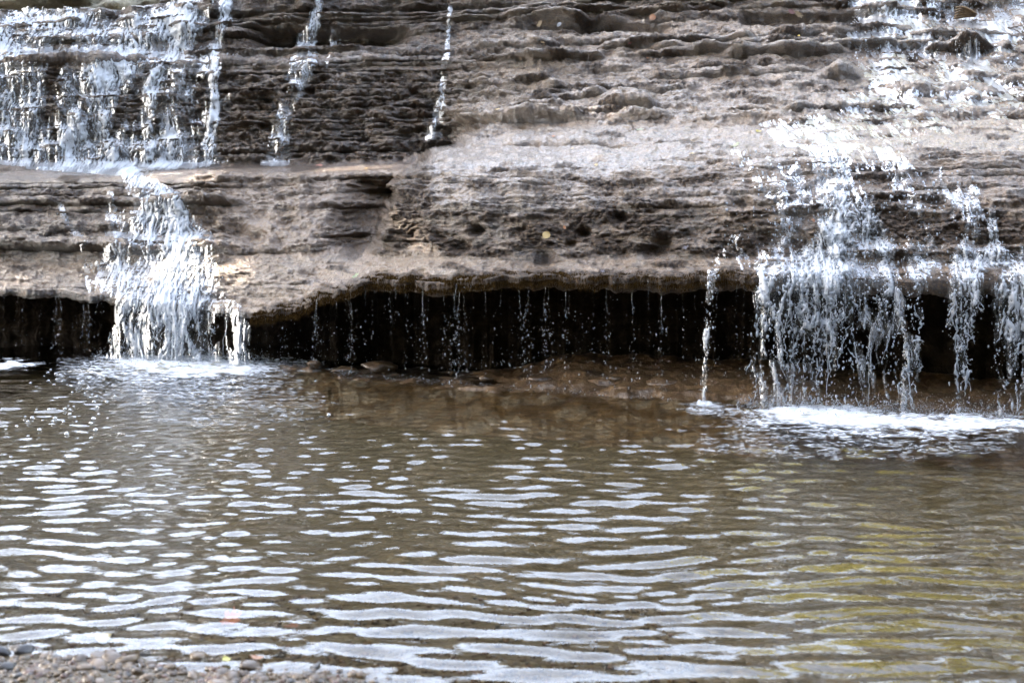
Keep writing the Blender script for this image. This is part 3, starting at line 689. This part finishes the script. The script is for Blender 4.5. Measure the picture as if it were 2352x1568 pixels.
for x in dx:
    x = x + r.normal(0, 1.5)
    yl = float(np.interp(x, MX, LIPV)) + 6; D = float(np.interp(x, MX, LIPD)) - .01 + r.uniform(0, .10)
    top = world_at(x, yl, D); zt = top[2]
    st = any(abs(x-s_) < 3 for s_ in strong)
    L = zt*(r.uniform(.18, .5) if st else r.uniform(.06, .3)); n = 16
    zz = np.linspace(0, L, n)
    wobx = np.cumsum(r.normal(0, .0032, n)); path = top[None] + np.stack([wobx, np.cumsum(r.normal(0, .002, n)), -zz], -1)
    rad_ = (.0024 if st else .0014)*(1.15-.75*np.linspace(0, 1, n))*np.exp(r.normal(0, .3, n))
    nd = int((60 if st else 20)*r.uniform(.6, 1.2)*zt/.75)
    u = r.uniform(.18, 1.0, nd)**.85; spread = (.016 if st else .009)*(.5+1.3*u)
    pc = np.stack([top[0] + r.normal(0, 1, nd)*spread + wobx[-1], top[1]+r.normal(0, 1, nd)*.02, zt*(1-u)+.005], -1)
    rr = np.clip((.0027 if st else .0020)*np.exp(r.normal(0, .5, nd)), .0011, .007)
    base = np.array((top[0], top[1], 0))
    side = 'far left beside the cascade' if x < 240 else ('left end of the dark hollow' if x < 780 else ('middle of the dark hollow' if x < 1400 else 'right end of the dark hollow'))
    if st:
        nst += 1; lab = 'bright string of drips under the lip, %s bright one from the left' % ORD[nst-1]
    else: lab = 'faint string of drips falling from the lip at the ' + side
    root = link('drip_stream', None, loc=tuple(base), label=lab, category='drips', group='drips under the overhanging lip')
    mt = M_CLEAR
    link('strand', Bag().add(*tube(path, rad_, 5)).mesh('strand', center=base), mt, root)
    dv2, df2 = blobs(pc, rr, 1+r.gamma(1, .45, nd), .2, int(x)); link('drops', raw_mesh('drops', dv2-base, df2), mt, root, kind='stuff')
# loose drops filling the air under the lip
n = 900; xs = r.uniform(590, 1740, n); Dd = np.interp(xs, MX, LIPD)+r.uniform(-.05, .12, n); zt = CAMZ-(np.interp(xs, MX, LIPV)-HY)/F*Dd
u = r.beta(1.6, 1.1, n); clump = perlin(xs/26., u*1.5, 3.3) > -.15
pc = np.stack([(xs-CX)/F*Dd, Dd, zt*(1-u)], -1)[clump]
link('loose_drops', raw_mesh('loose_drops', *blobs(pc, np.clip(.0021*np.exp(r.normal(0, .45, len(pc))), .001, .005), None, .2, 5)), M_DROP, kind='stuff', label='scattered falling drops in front of the dark hollow', category='drops')

# ------------------------------------------------------------------ foam on the pool
def foam(name, label, ells, win, seed, hgt=.03, step=(1.7, .7), fine=1.0, cat='foam'):
    x0, x1, y0, y1 = win
    XX, YY = np.meshgrid(np.arange(x0, x1, step[0]), np.arange(y0, y1, step[1]))
    Pw = on_pool(XX, YY); env = np.zeros_like(XX)
    wb = 34*perlin(XX/70, YY/12, seed) + 12*perlin(XX/22, YY/5, seed+1)
    for (cx, cy, rx, ry, d) in ells:
        q = np.sqrt(((XX+wb-cx)/rx)**2+((YY+.30*wb-cy)/ry)**2)
        env = np.maximum(env, d*(1-sst(.35, 1.15, q)))
    sx, sy = Pw[..., 0]*fine, Pw[..., 1]*fine
    wx_ = sx + .08*perlin(sx*4, sy*4, seed+9)
    a = 1-np.abs(perlin(wx_*5, sy*8, seed)); b = 1-np.abs(perlin(wx_*12, sy*20, seed+2)); c = perlin(wx_*30, sy*45, seed+4)
    q = rank01(.5*a+.4*b+.30*c); t = np.where(env < .02, -1, env*1.1 + 1.0*(q-.5)*(1.3-env) - .34)
    tp = np.clip(t, 0, 1)
    Pw[..., 2] = .007 + hgt*(tp*(.5+.7*perlin(Pw[..., 0]*9, Pw[..., 1]*9, seed+7)) + .25*tp*perlin(Pw[..., 0]*30, Pw[..., 1]*26, seed+8))
    Pw[..., 2] = np.maximum(Pw[..., 2], .005)
    k = t > 0; keep = k[:-1, :-1] | k[1:, :-1] | k[:-1, 1:] | k[1:, 1:]
    return link(name, grid_mesh(name, Pw, keep, dict(foam=np.clip(tp*1.5, 0, 1)), flip=True), M_FOAM, label=label, category=cat)
foam('foam_patch', 'churned white foam where the left cascade meets the pool', [(400, 836, 215, 24, 1.0), (470, 848, 230, 30, .9), (330, 854, 260, 40, .6), (430, 885, 260, 55, .36), (520, 930, 260, 60, .10), (640, 826, 60, 6, .6)], (130, 860, 812, 1000), 3, .022)
foam('foam_patch', 'flat white raft of foam by the far left rock', [(30, 839, 85, 11, 1.0), (-10, 842, 80, 12, 1.0)], (-40, 170, 824, 862), 5, .012)
foam('foam_patch', 'long white foam under the lower right falls', [(1880, 950, 200, 24, 1.0), (1980, 968, 280, 26, .9), (2200, 975, 260, 26, .85), (2450, 978, 200, 24, .8), (1840, 975, 200, 30, .45), (2050, 995, 330, 24, .5), (1960, 1020, 380, 40, .18)], (1600, 2620, 925, 1075), 7, .022)
foam('foam_patch', 'small splash of foam where the single jet lands', [(1620, 932, 46, 9, .9), (1640, 944, 80, 12, .4)], (1540, 1730, 918, 966), 9, .035)
foam('foam_patch', 'thin streaks of foam drifting left of the hollow', [(700, 830, 70, 5, .5), (660, 840, 60, 6, .35), (780, 850, 40, 4, .3)], (590, 860, 818, 866), 11, .010)
# fine splash thrown up along the drip line and at the feet of the falls
def splash(name, label, line, n, h, seed, sig):
    r = np.random.default_rng(seed); a = np.array(line, float)
    xs = r.uniform(a[0, 0], a[-1, 0], n); ys = np.interp(xs, a[:, 0], a[:, 1]); cl = .5+.5*perlin(xs/22., 1.0, seed)
    p = on_pool(xs, ys+r.normal(0, sig, n)); p[:, 2] = np.abs(r.normal(0, 1, n))*h*(.3+cl)
    keep = cl > .25
    link(name, raw_mesh(name, *blobs(p[keep], np.clip(.0020*np.exp(r.normal(0, .5, n)), .0008, .006)[keep], None, .3, seed)), M_DROP, kind='stuff', label=label, category='spray')
splash('spray', 'fine splash thrown up where drips hit the pool edge', [(760, 862), (960, 874), (1150, 892), (1330, 902), (1560, 918)], 1100, .016, 41, 3)
splash('spray', 'fine spray at the foot of the left cascade', [(215, 828), (400, 832), (620, 830)], 2200, .055, 42, 6)
splash('spray', 'fine spray at the foot of the right falls', [(1690, 938), (1900, 944), (2375, 956)], 3600, .06, 43, 7)

# bubbles, each its own
bub = [(208,252),(330,237),(382,228),(425,240),(248,432),(333,432),(170,480),(190,513),(218,490),(290,505),(357,511),(374,492),(432,515),(113,545),(42,567),(190,612),(268,570),(440,428),(463,405),(475,435),(500,412),(507,483),(452,597),(518,515),(475,462),(490,315),(520,298),(575,322),(610,350),(565,378),(637,380),(660,415),(667,465),(635,495),(617,525),(648,570),(618,625),(810,595),(465,755),(75,755),(690,375),(725,380),(780,340),(730,490),(685,320),(560,235),(325,180),(345,160),(380,190),(410,195),(2140,240),(1940,195),(2230,468),(300,205),(365,262),(455,262),(480,272),(540,255),(600,285),(625,330),(655,345)]
dv_, df_ = ICO2_V.copy(), ICO2_F
dome = dv_.copy(); dome[:, 2] = np.where(dome[:, 2] > -.2, dome[:, 2], -.2)
bme = raw_mesh('bubble', dome, df_); bme.materials.append(M_BUBBLE)
for i, (bx_, by_) in enumerate(bub):
    p = on_pool(bx_/1.809*.6125, (1300+by_/1.809)*.6125)
    rr = r.uniform(.006, .015)
    o = link('bubble', bme, loc=(p[0], p[1], .006), category='bubble', group='bubbles drifting on the pool',
             label=('%s bubble ' % ('large' if rr > .0115 else 'medium' if rr > .0085 else 'tiny')) + ('alone in front of the dark hollow' if bx_ > 1500 else ('close below the foam raft' if by_ < 290 else 'in the middle of the bubble trail' if by_ < 440 else 'in the near end of the bubble trail' if by_ < 640 else 'nearest the camera') + (' at far left' if bx_ < 300 else ' towards the cascade' if bx_ > 520 else ''))) 
    o.scale = (rr, rr, rr*r.uniform(.75, 1.0)); o.rotation_euler = (0, 0, r.uniform(0, 6))

# ------------------------------------------------------------------ bank and stones under the overhang
ux = np.linspace(540, 2420, 520); uv = np.linspace(0, 1, 60)
UX, UV = np.meshgrid(ux, uv)
ld = np.interp(UX, MX, LIPD)
hs_ = np.interp(UX, [540, 700, 900, 1180, 1300, 1740, 2000, 2420], [-.4, -.3, -.2, .05, .70, .85, .5, .5])
UD = ld + np.interp(UV, [0, .30, .60, .8, 1], [1.15, .75, .12, -.12, -.9])
UZ = np.clip(hs_, .3, 2)**0*np.where(UV < .66, hs_, 1)*np.interp(UV, [0, .25, .45, .6, .66, .8, 1], [.20, .17, .125, .06, .0, -.045, -.30])
ulx = (UX-CX)/F*UD
UZ = UZ + .03*fbm(ulx*3.5, UD*6, 0, 4) + .018*np.abs(perlin(ulx*7, UD*12, 3)) - .02*sst(.1, .5, perlin(ulx*2.4, UD*5, 9))
link('sediment_bank', grid_mesh('sediment_bank', np.stack([ulx, UD, UZ], -1), flip=True), M_BANKROCK, kind='structure', label='low brown rocky bank under the overhang at the pool edge', category='bank')
def stone_mesh(seed, flat=.6, ang=.25):
    r = np.random.default_rng(seed); v = ICO2_V.copy()
    for k in range(5):
        d = r.normal(size=3); d /= np.linalg.norm(d); c = r.uniform(.55, .9); h = v@d; v = v - np.outer(np.clip(h-c, 0, None), d)*.9
    v = v*(1+ang*.4*r.normal(size=(len(v), 1))*.3); v[:, 2] *= flat
    return v
ICO3_V, ICO3_F = subdiv(ICO2_V, ICO2_F)
def rough_stone(seed):
    v = ICO3_V.copy(); r = np.random.default_rng(seed)
    for k in range(7):
        d = r.normal(size=3); d[2] *= .7; d /= np.linalg.norm(d); c = r.uniform(.5, .85); h = v@d; v = v - np.outer(np.clip(h-c, 0, None), d)*.92
    v = v*(1 + .13*fbm(v[:, 0]*2+seed, v[:, 1]*2, v[:, 2]*2, 3)[:, None]); v[:, 2] *= .6
    return v
def stone(label, xv, yv, w, h, mat, z0=None, depth=.7, seed=0, group=None, rot=0., name='stone'):
    z0 = .02 if z0 is None else z0
    p = on_pool(xv, yv, z0); s = p[1]/F
    if z0 >= 0: p[2] -= .28*h*s; h = h*1.5
    me = raw_mesh(name, rough_stone(seed)*np.array([w*s/2, w*s/2*depth, h*s/2/.6]), ICO3_F, smooth=True)
    o = link(name, me, mat, loc=tuple(p), label=label, category='stone', group=group); o.rotation_euler = (0, rot, .25*math.sin(seed)); return o
G = 'stones under the overhang'
stone('angular tan stone standing on the brown bank under the overhang', 1449, 858, 38, 24, M_BANKROCK, .09, seed=3, group=G, rot=.3)
stone('flat brown stone left of the angular tan one on the bank', 1412, 868, 34, 9, M_BANKROCK, .09, seed=1, group=G)
stone('dim rounded stone at the back of the hollow, left of two behind the bank', 1440, 832, 44, 22, M_BANKROCK, .11, seed=2, group=G)
stone('dim rounded stone at the back of the hollow, right of two behind the bank', 1490, 831, 38, 22, M_BANKROCK, .11, seed=4, group=G)
stone('large dim boulder high at the back of the hollow', 1560, 826, 64, 26, M_BANKROCK, .12, seed=5, group=G)
stone('reddish flat stone at the waterline left of the hollow', 789, 846, 64, 11, M_BANKROCK, .015, seed=6, group=G)
stone('long dark slab lying at the waterline under the hollow', 868, 838, 92, 18, M_BANKROCK, .03, seed=7, group=G)
stone('round brown stone nearest the left cascade at the waterline', 720, 834, 36, 15, M_BANKROCK, .03, seed=8, group=G)
stone('brown block at the toe of the bank left of centre', 1240, 872, 70, 22, M_BANKROCK, .05, seed=10, group=G)
stone('broad brown boulder at the toe of the bank in the middle', 1370, 886, 150, 36, M_BANKROCK, .03, seed=11, group=G, depth=.5)
stone('brown boulder at the toe of the bank near the single jet', 1530, 884, 130, 40, M_BANKROCK, .05, seed=12, group=G, depth=.5)
stone('reddish brown boulder behind the single jet', 1680, 886, 140, 44, M_BANKROCK, .06, seed=13, group=G, depth=.5)
stone('small reddish stone at the left end of the bank', 1120, 866, 40, 12, M_BANKROCK, .04, seed=14, group=G)

# ------------------------------------------------------------------ moss fringe along the lip
r = np.random.default_rng(51); n = 15000
xs = np.where(r.random(n) < .75, r.uniform(575, 1300, n), r.uniform(1300, 1760, n)); dep = r.uniform(-14, 20, n)
D = np.interp(xs, MX, LIPD); yb = np.interp(xs, MX, LIPV)+dep; D = np.where(dep < 0, mapat(HULL, xs, yb), D+.02)
c = world_at(xs, yb, D-.004); ln_ = r.uniform(.012, .045, n); tip = c + np.stack([r.normal(0, .006, n), -r.uniform(.002, .014, n), -ln_], -1)
w_ = r.uniform(.0012, .003, n)
V = np.stack([c - np.stack([w_, 0*w_, 0*w_], -1), c + np.stack([w_, 0*w_, 0*w_], -1), tip], 1).reshape(-1, 3)
M_MOSS = mat_plain('brown_moss', [(.3, (.008, .0042, .0012)), (.5, (.026, .0142, .0042)), (.75, (.070, .041, .012))], 40, 1.0, .2, .005, Specular_IOR_Level=.05)
link('moss_fringe', raw_mesh('moss_fringe', V, np.arange(3*n).reshape(-1, 3)), M_MOSS, kind='stuff', label='golden brown moss fringe hanging along the overhanging lip', category='moss')

# ------------------------------------------------------------------ leaves
def leaf_outline(kind, r):
    th = np.linspace(0, 2*np.pi, 40, endpoint=False)
    if kind == 'oval': rr = .5*(1-.28*np.abs(np.sin(th)))*(1+.12*np.cos(th)); return np.stack([rr*np.cos(th)*1.15, rr*np.sin(th)], -1)
    if kind == 'star': rr = .24+.30*np.abs(np.cos(2.5*th))**1.6; return np.stack([rr*np.cos(th), rr*np.sin(th)], -1)
    if kind == 'oak': rr = .40*(1+.25*np.cos(7*th)); return np.stack([rr*np.cos(th)*1.35, rr*np.sin(th)*.75], -1)
    rr = .5*np.ones_like(th); rr = rr*(1+.15*np.cos(th)); return np.stack([rr*np.cos(th), rr*np.sin(th)*.9], -1)
LEAFM = {}
def leaf(label, x, y, w, kind, col, seed, pos=None, nrm=None, group='fallen leaves on the wet rock'):
    """x, y, w in full photograph pixels"""
    r = np.random.default_rng(seed)
    if pos is None:
        xv, yv = x*.6125, y*.6125; D = float(mapat(HULL, xv, yv)); pos = world_at(xv, yv, D-.008); nrm = surf_normal(xv, yv)
    s = w*.6125*pos[1]/F
    o2 = leaf_outline(kind, r); rings = [0, .45, .8, 1.0]; V = [(0, 0, 0)]
    for q in rings[1:]:
        for (a, b) in o2*q: V.append((a, b, .10*(a*a)*r.choice([1, 1.2]) + .16*b*b + .02*r.normal()*q))
    V = np.array(V); V[:, 2] += .05*np.sin(V[:, 0]*5+seed); nO = 40
    Fc = [(0, 1+i, 1+(i+1) % nO) for i in range(nO)]
    for k in range(2):
        for i in range(nO):
            a, b = 1+k*nO+i, 1+k*nO+(i+1) % nO; Fc += [(a, a+nO, b+nO), (a, b+nO, b)]
    if col not in LEAFM: LEAFM[col] = mat_leaf('leaf_%d' % len(LEAFM), col, .2)
    root = link('fallen_leaf', None, label=label, category='leaf', group=group)
    nrm = Vector(nrm).normalized(); nrm = (nrm + Vector((0, -.25, .25))).normalized() if group.startswith('fallen') else nrm
    root.matrix_world = Matrix.Translation(Vector(pos)+nrm*.006) @ nrm.to_track_quat('Z', 'Y').to_matrix().to_4x4() @ Matrix.Rotation(r.uniform(0, 6.28), 4, 'Z')
    link('blade', raw_mesh('blade', V*s, np.array(Fc)), LEAFM[col], root)
    st = np.array([(.45, 0, .03), (.6, .02, .05), (.78, .06, .10)])*s
    link('stem', Bag().add(*tube(st, .018*s, 4)).mesh('stem'), LEAFM[col], root)
YEL, ORA, RED, GRN, TAN, PNK, GRY = (.34, .235, .075), (.20, .075, .018), (.11, .016, .012), (.15, .19, .07), (.18, .12, .055), (.27, .12, .085), (.09, .08, .09)
leaf('large orange leaf stuck upright on the top ledges', 2450, 67, 26, 'round', ORA, 1)
leaf('dark red leaf on the upper slab below the orange leaf', 2364, 161, 22, 'oval', RED, 2)
leaf('pale buff leaf at the left edge of the slab', 1867, 412, 18, 'oval', YEL, 3)
leaf('tiny orange leaf under the dark red one', 2427, 219, 9, 'oval', ORA, 4)
leaf('small orange leaf on the slab below the sunny patch', 2069, 514, 22, 'oval', ORA, 5)
leaf('pale green star shaped leaf on the slab', 2400, 488, 30, 'star', (.25, .27, .17), 6)
leaf('yellow oval leaf on the brow of the rock bulge', 2236, 620, 18, 'oval', YEL, 7)
leaf('tiny yellow leaf above the oval one on the brow', 2147, 559, 11, 'oval', YEL, 8)
leaf('pale yellow curled leaf right of centre on the brow', 2596, 581, 22, 'star', YEL, 9)
leaf('long pale green leaf on the slab near the right cascade', 2758, 546, 36, 'oak', (.24, .24, .14), 10)
leaf('small tan leaf on the ledge above the slab', 2034, 160, 16, 'oval', TAN, 11)
leaf('largest yellow round leaf on the pitted rock bulge', 2050, 881, 32, 'round', YEL, 12)
leaf('green leaf lying on the shelf above the lip', 1334, 1036, 36, 'oak', GRN, 13)
leaf('pink leaf at the foot of the dark upper wall', 1196, 622, 28, 'oval', PNK, 14)
leaf('small yellow leaf on the sunny shelf', 1374, 634, 13, 'round', YEL, 15)
leaf('small bright yellow leaf high on the slab at right', 2996, 136, 11, 'round', (.4, .28, .03), 16)
leaf('yellow green leaf on the slab beside the right cascade', 2843, 494, 22, 'oval', (.3, .24, .04), 17)
leaf('rusty red leaf on the ledge left of the upper right cascade', 2970, 46, 24, 'oval', (.09, .022, .013), 18)
leaf('tan leaf leaning beside the rusty red one', 2995, 56, 30, 'oak', TAN, 19)
leaf('orange leaf caught in the edge of the lower right fall', 3051, 829, 16, 'oval', ORA, 20)
leaf('orange leaf on the step left of the lower right fall', 2959, 852, 17, 'oval', ORA, 21)
leaf('greyish leaf on the ledge right of the rock bulge', 2573, 930, 26, 'star', GRY, 22)
leaf('greyish leaf near the lip in the middle', 2260, 1019, 20, 'star', GRY, 23)
leaf('yellow brown leaf on the dark bulge beside the largest yellow leaf', 2118, 855, 14, 'oval', ORA, 24)
leaf('rust coloured leaf on the top ledge near the centre', 2025, 90, 26, 'oak', TAN, 25)
leaf('small white pale leaf on the top ledge', 2098, 92, 18, 'oval', (.3, .3, .31), 26)
# leaves in the shallows
def sunk(label, x, y, w, kind, col, seed):
    xv, yv = x*.6125, y*.6125; p = on_pool(xv, yv); z = max(bed_z(p[0], p[1])+.012, -.02) if y < 2440 else .008
    leaf(label, x, y, w, kind, col, seed, pos=on_pool(xv, yv, z), nrm=(0, -.1, 1), group='leaves in the shallows')
sunk('bright orange leaf in the shallow water near the pebbles', 865, 2325, 110, 'oak', (.34, .10, .045), 31)
sunk('reddish brown leaf in the shallows right of the orange one', 1090, 2352, 50, 'oval', (.2, .075, .045), 32)
sunk('yellow leaf in the shallows at lower left', 390, 2392, 75, 'oval', (.34, .26, .04), 33)
sunk('brown leaf touching the yellow leaf at lower left', 345, 2388, 40, 'oval', (.25, .12, .06), 34)
sunk('yellow green leaf wedged behind the shore pebbles', 850, 2478, 42, 'oval', (.32, .30, .05), 35)
sunk('orange brown leaf at the waterline right of the pebbles', 968, 2470, 44, 'oval', (.22, .10, .04), 36)

# twig and dead wood on the rock
def on_rock(x, y, lift=.01):
    xv, yv = x*.6125, y*.6125; return world_at(xv, yv, float(mapat(HULL, xv, yv))-lift)
a, b = on_rock(2206, 208, .03), on_rock(2194, 252, .01)
tw = np.stack([a*(1-q)+b*q + np.array([.01*math.sin(4*q), 0, 0]) for q in np.linspace(0, 1, 8)])
link('twig', Bag().add(*tube(tw, np.linspace(.0022, .0034, 8), 5)).mesh('twig', center=tuple(b)), M_BARK, loc=tuple(b), label='thin straight twig leaning against a ledge of the slab', category='twig')
c0 = on_rock(3618, 70, .05)
root = link('driftwood', None, loc=tuple(c0), label='curled golden brown piece of driftwood on the upper right ledge', category='driftwood')
for k in range(5):
    q = np.linspace(0, 1, 12); pth = np.stack([-.10+.20*q, -.012*k+.01*np.sin(3*q), .012*k + .055*np.sin(q*2.4+.25*k)*(.5+.12*k)], -1)
    link('splinter', Bag().add(*tube(pth, .016*(.5+.7*np.sin(np.pi*q))*(1-.1*k), 6)).mesh('splinter'), M_WOOD, root)

# ------------------------------------------------------------------ pebbles of the near shore
r = np.random.default_rng(77)
PC = {'brown': (.043, .024, .0085), 'tan': (.080, .049, .020), 'grey': (.034, .030, .027), 'reddish': (.062, .027, .014), 'pale': (.12, .084, .054), 'dark': (.014, .012, .012)}
PM = {k: mat_plain('pebble_'+k, [(.3, tuple(x*.65 for x in c)), (.55, c), (.8, tuple(min(1, x*1.35) for x in c))], 34, .36, .3, .006) for k, c in PC.items()}
pm = {}
for k in PC:
    for v in range(4):
        me = raw_mesh('pebble', stone_mesh(100+v, .68, .12), ICO2_F); me.materials.append(PM[k]); pm[k, v] = me
cand = []
while len(cand) < 300:
    x, y = r.uniform(-1.80, -.50), r.uniform(4.05, 4.60)
    d = y-(4.37-.20*(x+1.1)+.13*float(perlin(x*2.5, 1.2)))
    if d > .16 or r.random() < max(0, d)*4: continue
    if any((x-a)**2+(y-b)**2 < (.55*(cc))**2 for a, b, cc in cand): continue
    cand.append((x, y, float(np.clip((.0105*math.exp(r.normal(0, .6))), .005, .040))))
for i, (x, y, sz) in enumerate(cand):
    k = r.choice(list(PC), p=[.46, .26, .09, .07, .06, .06]); z = bed_z(x, y)+sz*.22
    o = link('pebble', pm[k, int(r.integers(4))], loc=(x, y, z), category='pebble', group='pebbles on the near shore',
             label=('tiny ' if sz < .010 else 'small ' if sz < .014 else 'medium ' if sz < .02 else 'large ') + {'brown': 'rounded brown', 'tan': 'smooth tan', 'grey': 'grey', 'reddish': 'reddish', 'pale': 'pale cream', 'dark': 'dark slate coloured'}[k] + ' pebble ' +
                   ('in the bottom left corner' if x < -1.5 else 'below the yellow leaf' if x < -1.2 else 'below the orange leaf' if x < -.8 else 'at the right end of the pebbles') + (' at the water edge' if y > 4.34 else ' along the photo bottom'))
    q = r.uniform(.75, 1.25, 3); o.scale = (sz*q[0], sz*q[1], sz*.85*q[2]); o.rotation_euler = (r.normal(0, .25), r.normal(0, .25), r.uniform(0, 6.28))
n = 4200
gx_ = r.uniform(-1.9, .6, n); gy_ = r.uniform(4.02, 5.6, n); gk = (gy_ < 4.75) | (r.random(n) < .35); gx_, gy_ = gx_[gk], gy_[gk]
gz_ = np.array([bed_z(a, b) for a, b in zip(gx_, gy_)]); grr = np.clip(.0085*np.exp(r.normal(0, .35, len(gx_))), .004, .02)
gv, gf = blobs(np.stack([gx_, gy_, gz_+grr*.25], -1), grr, np.full(len(gx_), .65), .2, 9)
gme = raw_mesh('fine_gravel', gv, gf); gme.materials.append(PM['brown']); gme.materials.append(PM['tan']); gme.materials.append(PM['reddish']); gme.materials.append(PM['grey'])
gme.polygons.foreach_set('material_index', np.repeat(r.choice(4, len(gx_), p=[.45, .3, .13, .12]), 20).astype(np.int32))
link('fine_gravel', gme, kind='stuff', label='fine brown gravel between the shore pebbles and in the shallows', category='gravel')

# ------------------------------------------------------------------ trees of the gorge: yellow ones reflect in the pool, unseen green ones block the sun
def tree(label, base, height, crown_r, nleaf, lsize, mat, seed, holes=None, crown_z=None, squash=.8):
    r = np.random.default_rng(seed); base = np.array(base, float)
    root = link('tree', None, loc=tuple(base), label=label, category='tree', group='trees along the gorge')
    cz = height-crown_r*squash if crown_z is None else crown_z
    q = np.linspace(0, 1, 14); lean = r.normal(0, .04, 2)*height
    trunk = np.stack([lean[0]*q**2, lean[1]*q**2, height*.9*q], -1)
    bag = Bag().add(*tube(trunk, height*.026*(1-.85*q)+.02, 8))
    tips = []
    for k in range(16):
        f = r.uniform(.35, .9); p0 = trunk[int(f*13)]; az = r.uniform(0, 6.28); L = crown_r*r.uniform(.6, .95)*(1.1-f*.5)
        tp = p0 + np.array([math.cos(az)*L, math.sin(az)*L, L*r.uniform(.2, .7)]); tips.append(tp)
        qq = np.linspace(0, 1, 7)[:, None]; bag.add(*tube(p0*(1-qq)+tp*qq + np.array([0, 0, .12*L])*np.sin(qq*3.1), height*.010*(1.1-qq[:, 0]), 5))
    link('trunk', bag.mesh('trunk'), M_BARK, root)
    c = []
    ncl = 46; d = r.normal(size=(ncl, 3)); d /= np.linalg.norm(d, axis=1, keepdims=True)
    cc = d*(r.uniform(.25, 1, ncl)**.45)[:, None]*crown_r*np.array([1, 1, squash]) + np.array([lean[0], lean[1], cz]); cr = crown_r*r.uniform(.22, .42, ncl)
    k = r.integers(ncl, size=nleaf); v = r.normal(size=(nleaf, 3)); v /= np.linalg.norm(v, axis=1, keepdims=True)
    lp_ = cc[k] + v*(r.uniform(0, 1, nleaf)**.4*cr[k])[:, None]
    if holes:
        keep = np.ones(nleaf, bool); S = np.array(TO_SUN); wp = lp_ + base
        for T, hr in holes:
            d_ = wp-np.array(T); tpar = d_@S; dist = np.linalg.norm(d_-tpar[:, None]*S, axis=1); keep &= dist > hr
        lp_ = lp_[keep]
    n = len(lp_); a = r.normal(size=(n, 3)); a /= np.linalg.norm(a, axis=1, keepdims=True); b = np.cross(a, r.normal(size=(n, 3))); b /= np.linalg.norm(b, axis=1, keepdims=True)
    s_ = lsize*r.uniform(.6, 1.3, (n, 1))
    V = np.stack([lp_-a*s_*.5, lp_+b*s_*.32, lp_+a*s_*.5, lp_-b*s_*.32], 1).reshape(-1, 3)
    link('crown', raw_mesh('crown', V, np.arange(4*n).reshape(-1, 4), smooth=False), mat, root)
def hole(x, y, rr):
    xv, yv = x, y; D = float(mapat(HULL, xv, yv)); return (world_at(xv, yv, D), rr)
HOLES = [hole(350, 614, .17), hole(420, 626, .19), hole(465, 640, .13), (on_rock(850, 1010), .22), hole(440, 403, .34), hole(830, 390, .34), hole(1370, 278, .26), hole(930, 545, .20), hole(905, 585, .18), hole(60, 172, .12), hole(380, 400, .16)]  # gaps cut in the crowns so sun patches land at chosen spots
k = 0
for (tx, ty, h) in [(-15.5, 6.5, 16), (-14.5, 11.0, 16.5), (-15.5, 15.5, 17), (-19, 9, 21), (-19.5, 14.5, 21), (-13, 18.5, 14.5), (-17, 3, 18)]:  # unseen trees put in to keep direct sun off the falls
    k += 1
    lab = ['nearest tall unseen green shade tree left of the pool', 'second unseen green shade tree left of the pool', 'third unseen green shade tree left of the falls', 'tallest unseen green shade tree set back at left', 'tall unseen green shade tree set back behind the left brink', 'unseen green shade tree above the left brink', 'unseen green shade tree on the left bank by the near shore'][k-1]
    tree(lab, (tx, ty, .4), h, 4.6, 13000, .30, M_GREENTREE, 200+k, HOLES, crown_z=h-5.2)
for j, (tx, ty, h, cr) in enumerate([(6.4, 16.8, 6.6, 2.6), (9.4, 17.0, 7.5, 3.0), (5.6, 20.5, 7.4, 2.2)]):
    tree(['yellow autumn tree above the right brink', 'yellow autumn tree further right above the brink', 'taller yellow autumn tree behind the others at right'][j], (tx, ty, 3.6), h, cr, 1500, .32, M_YELLOWTREE, 300+j)
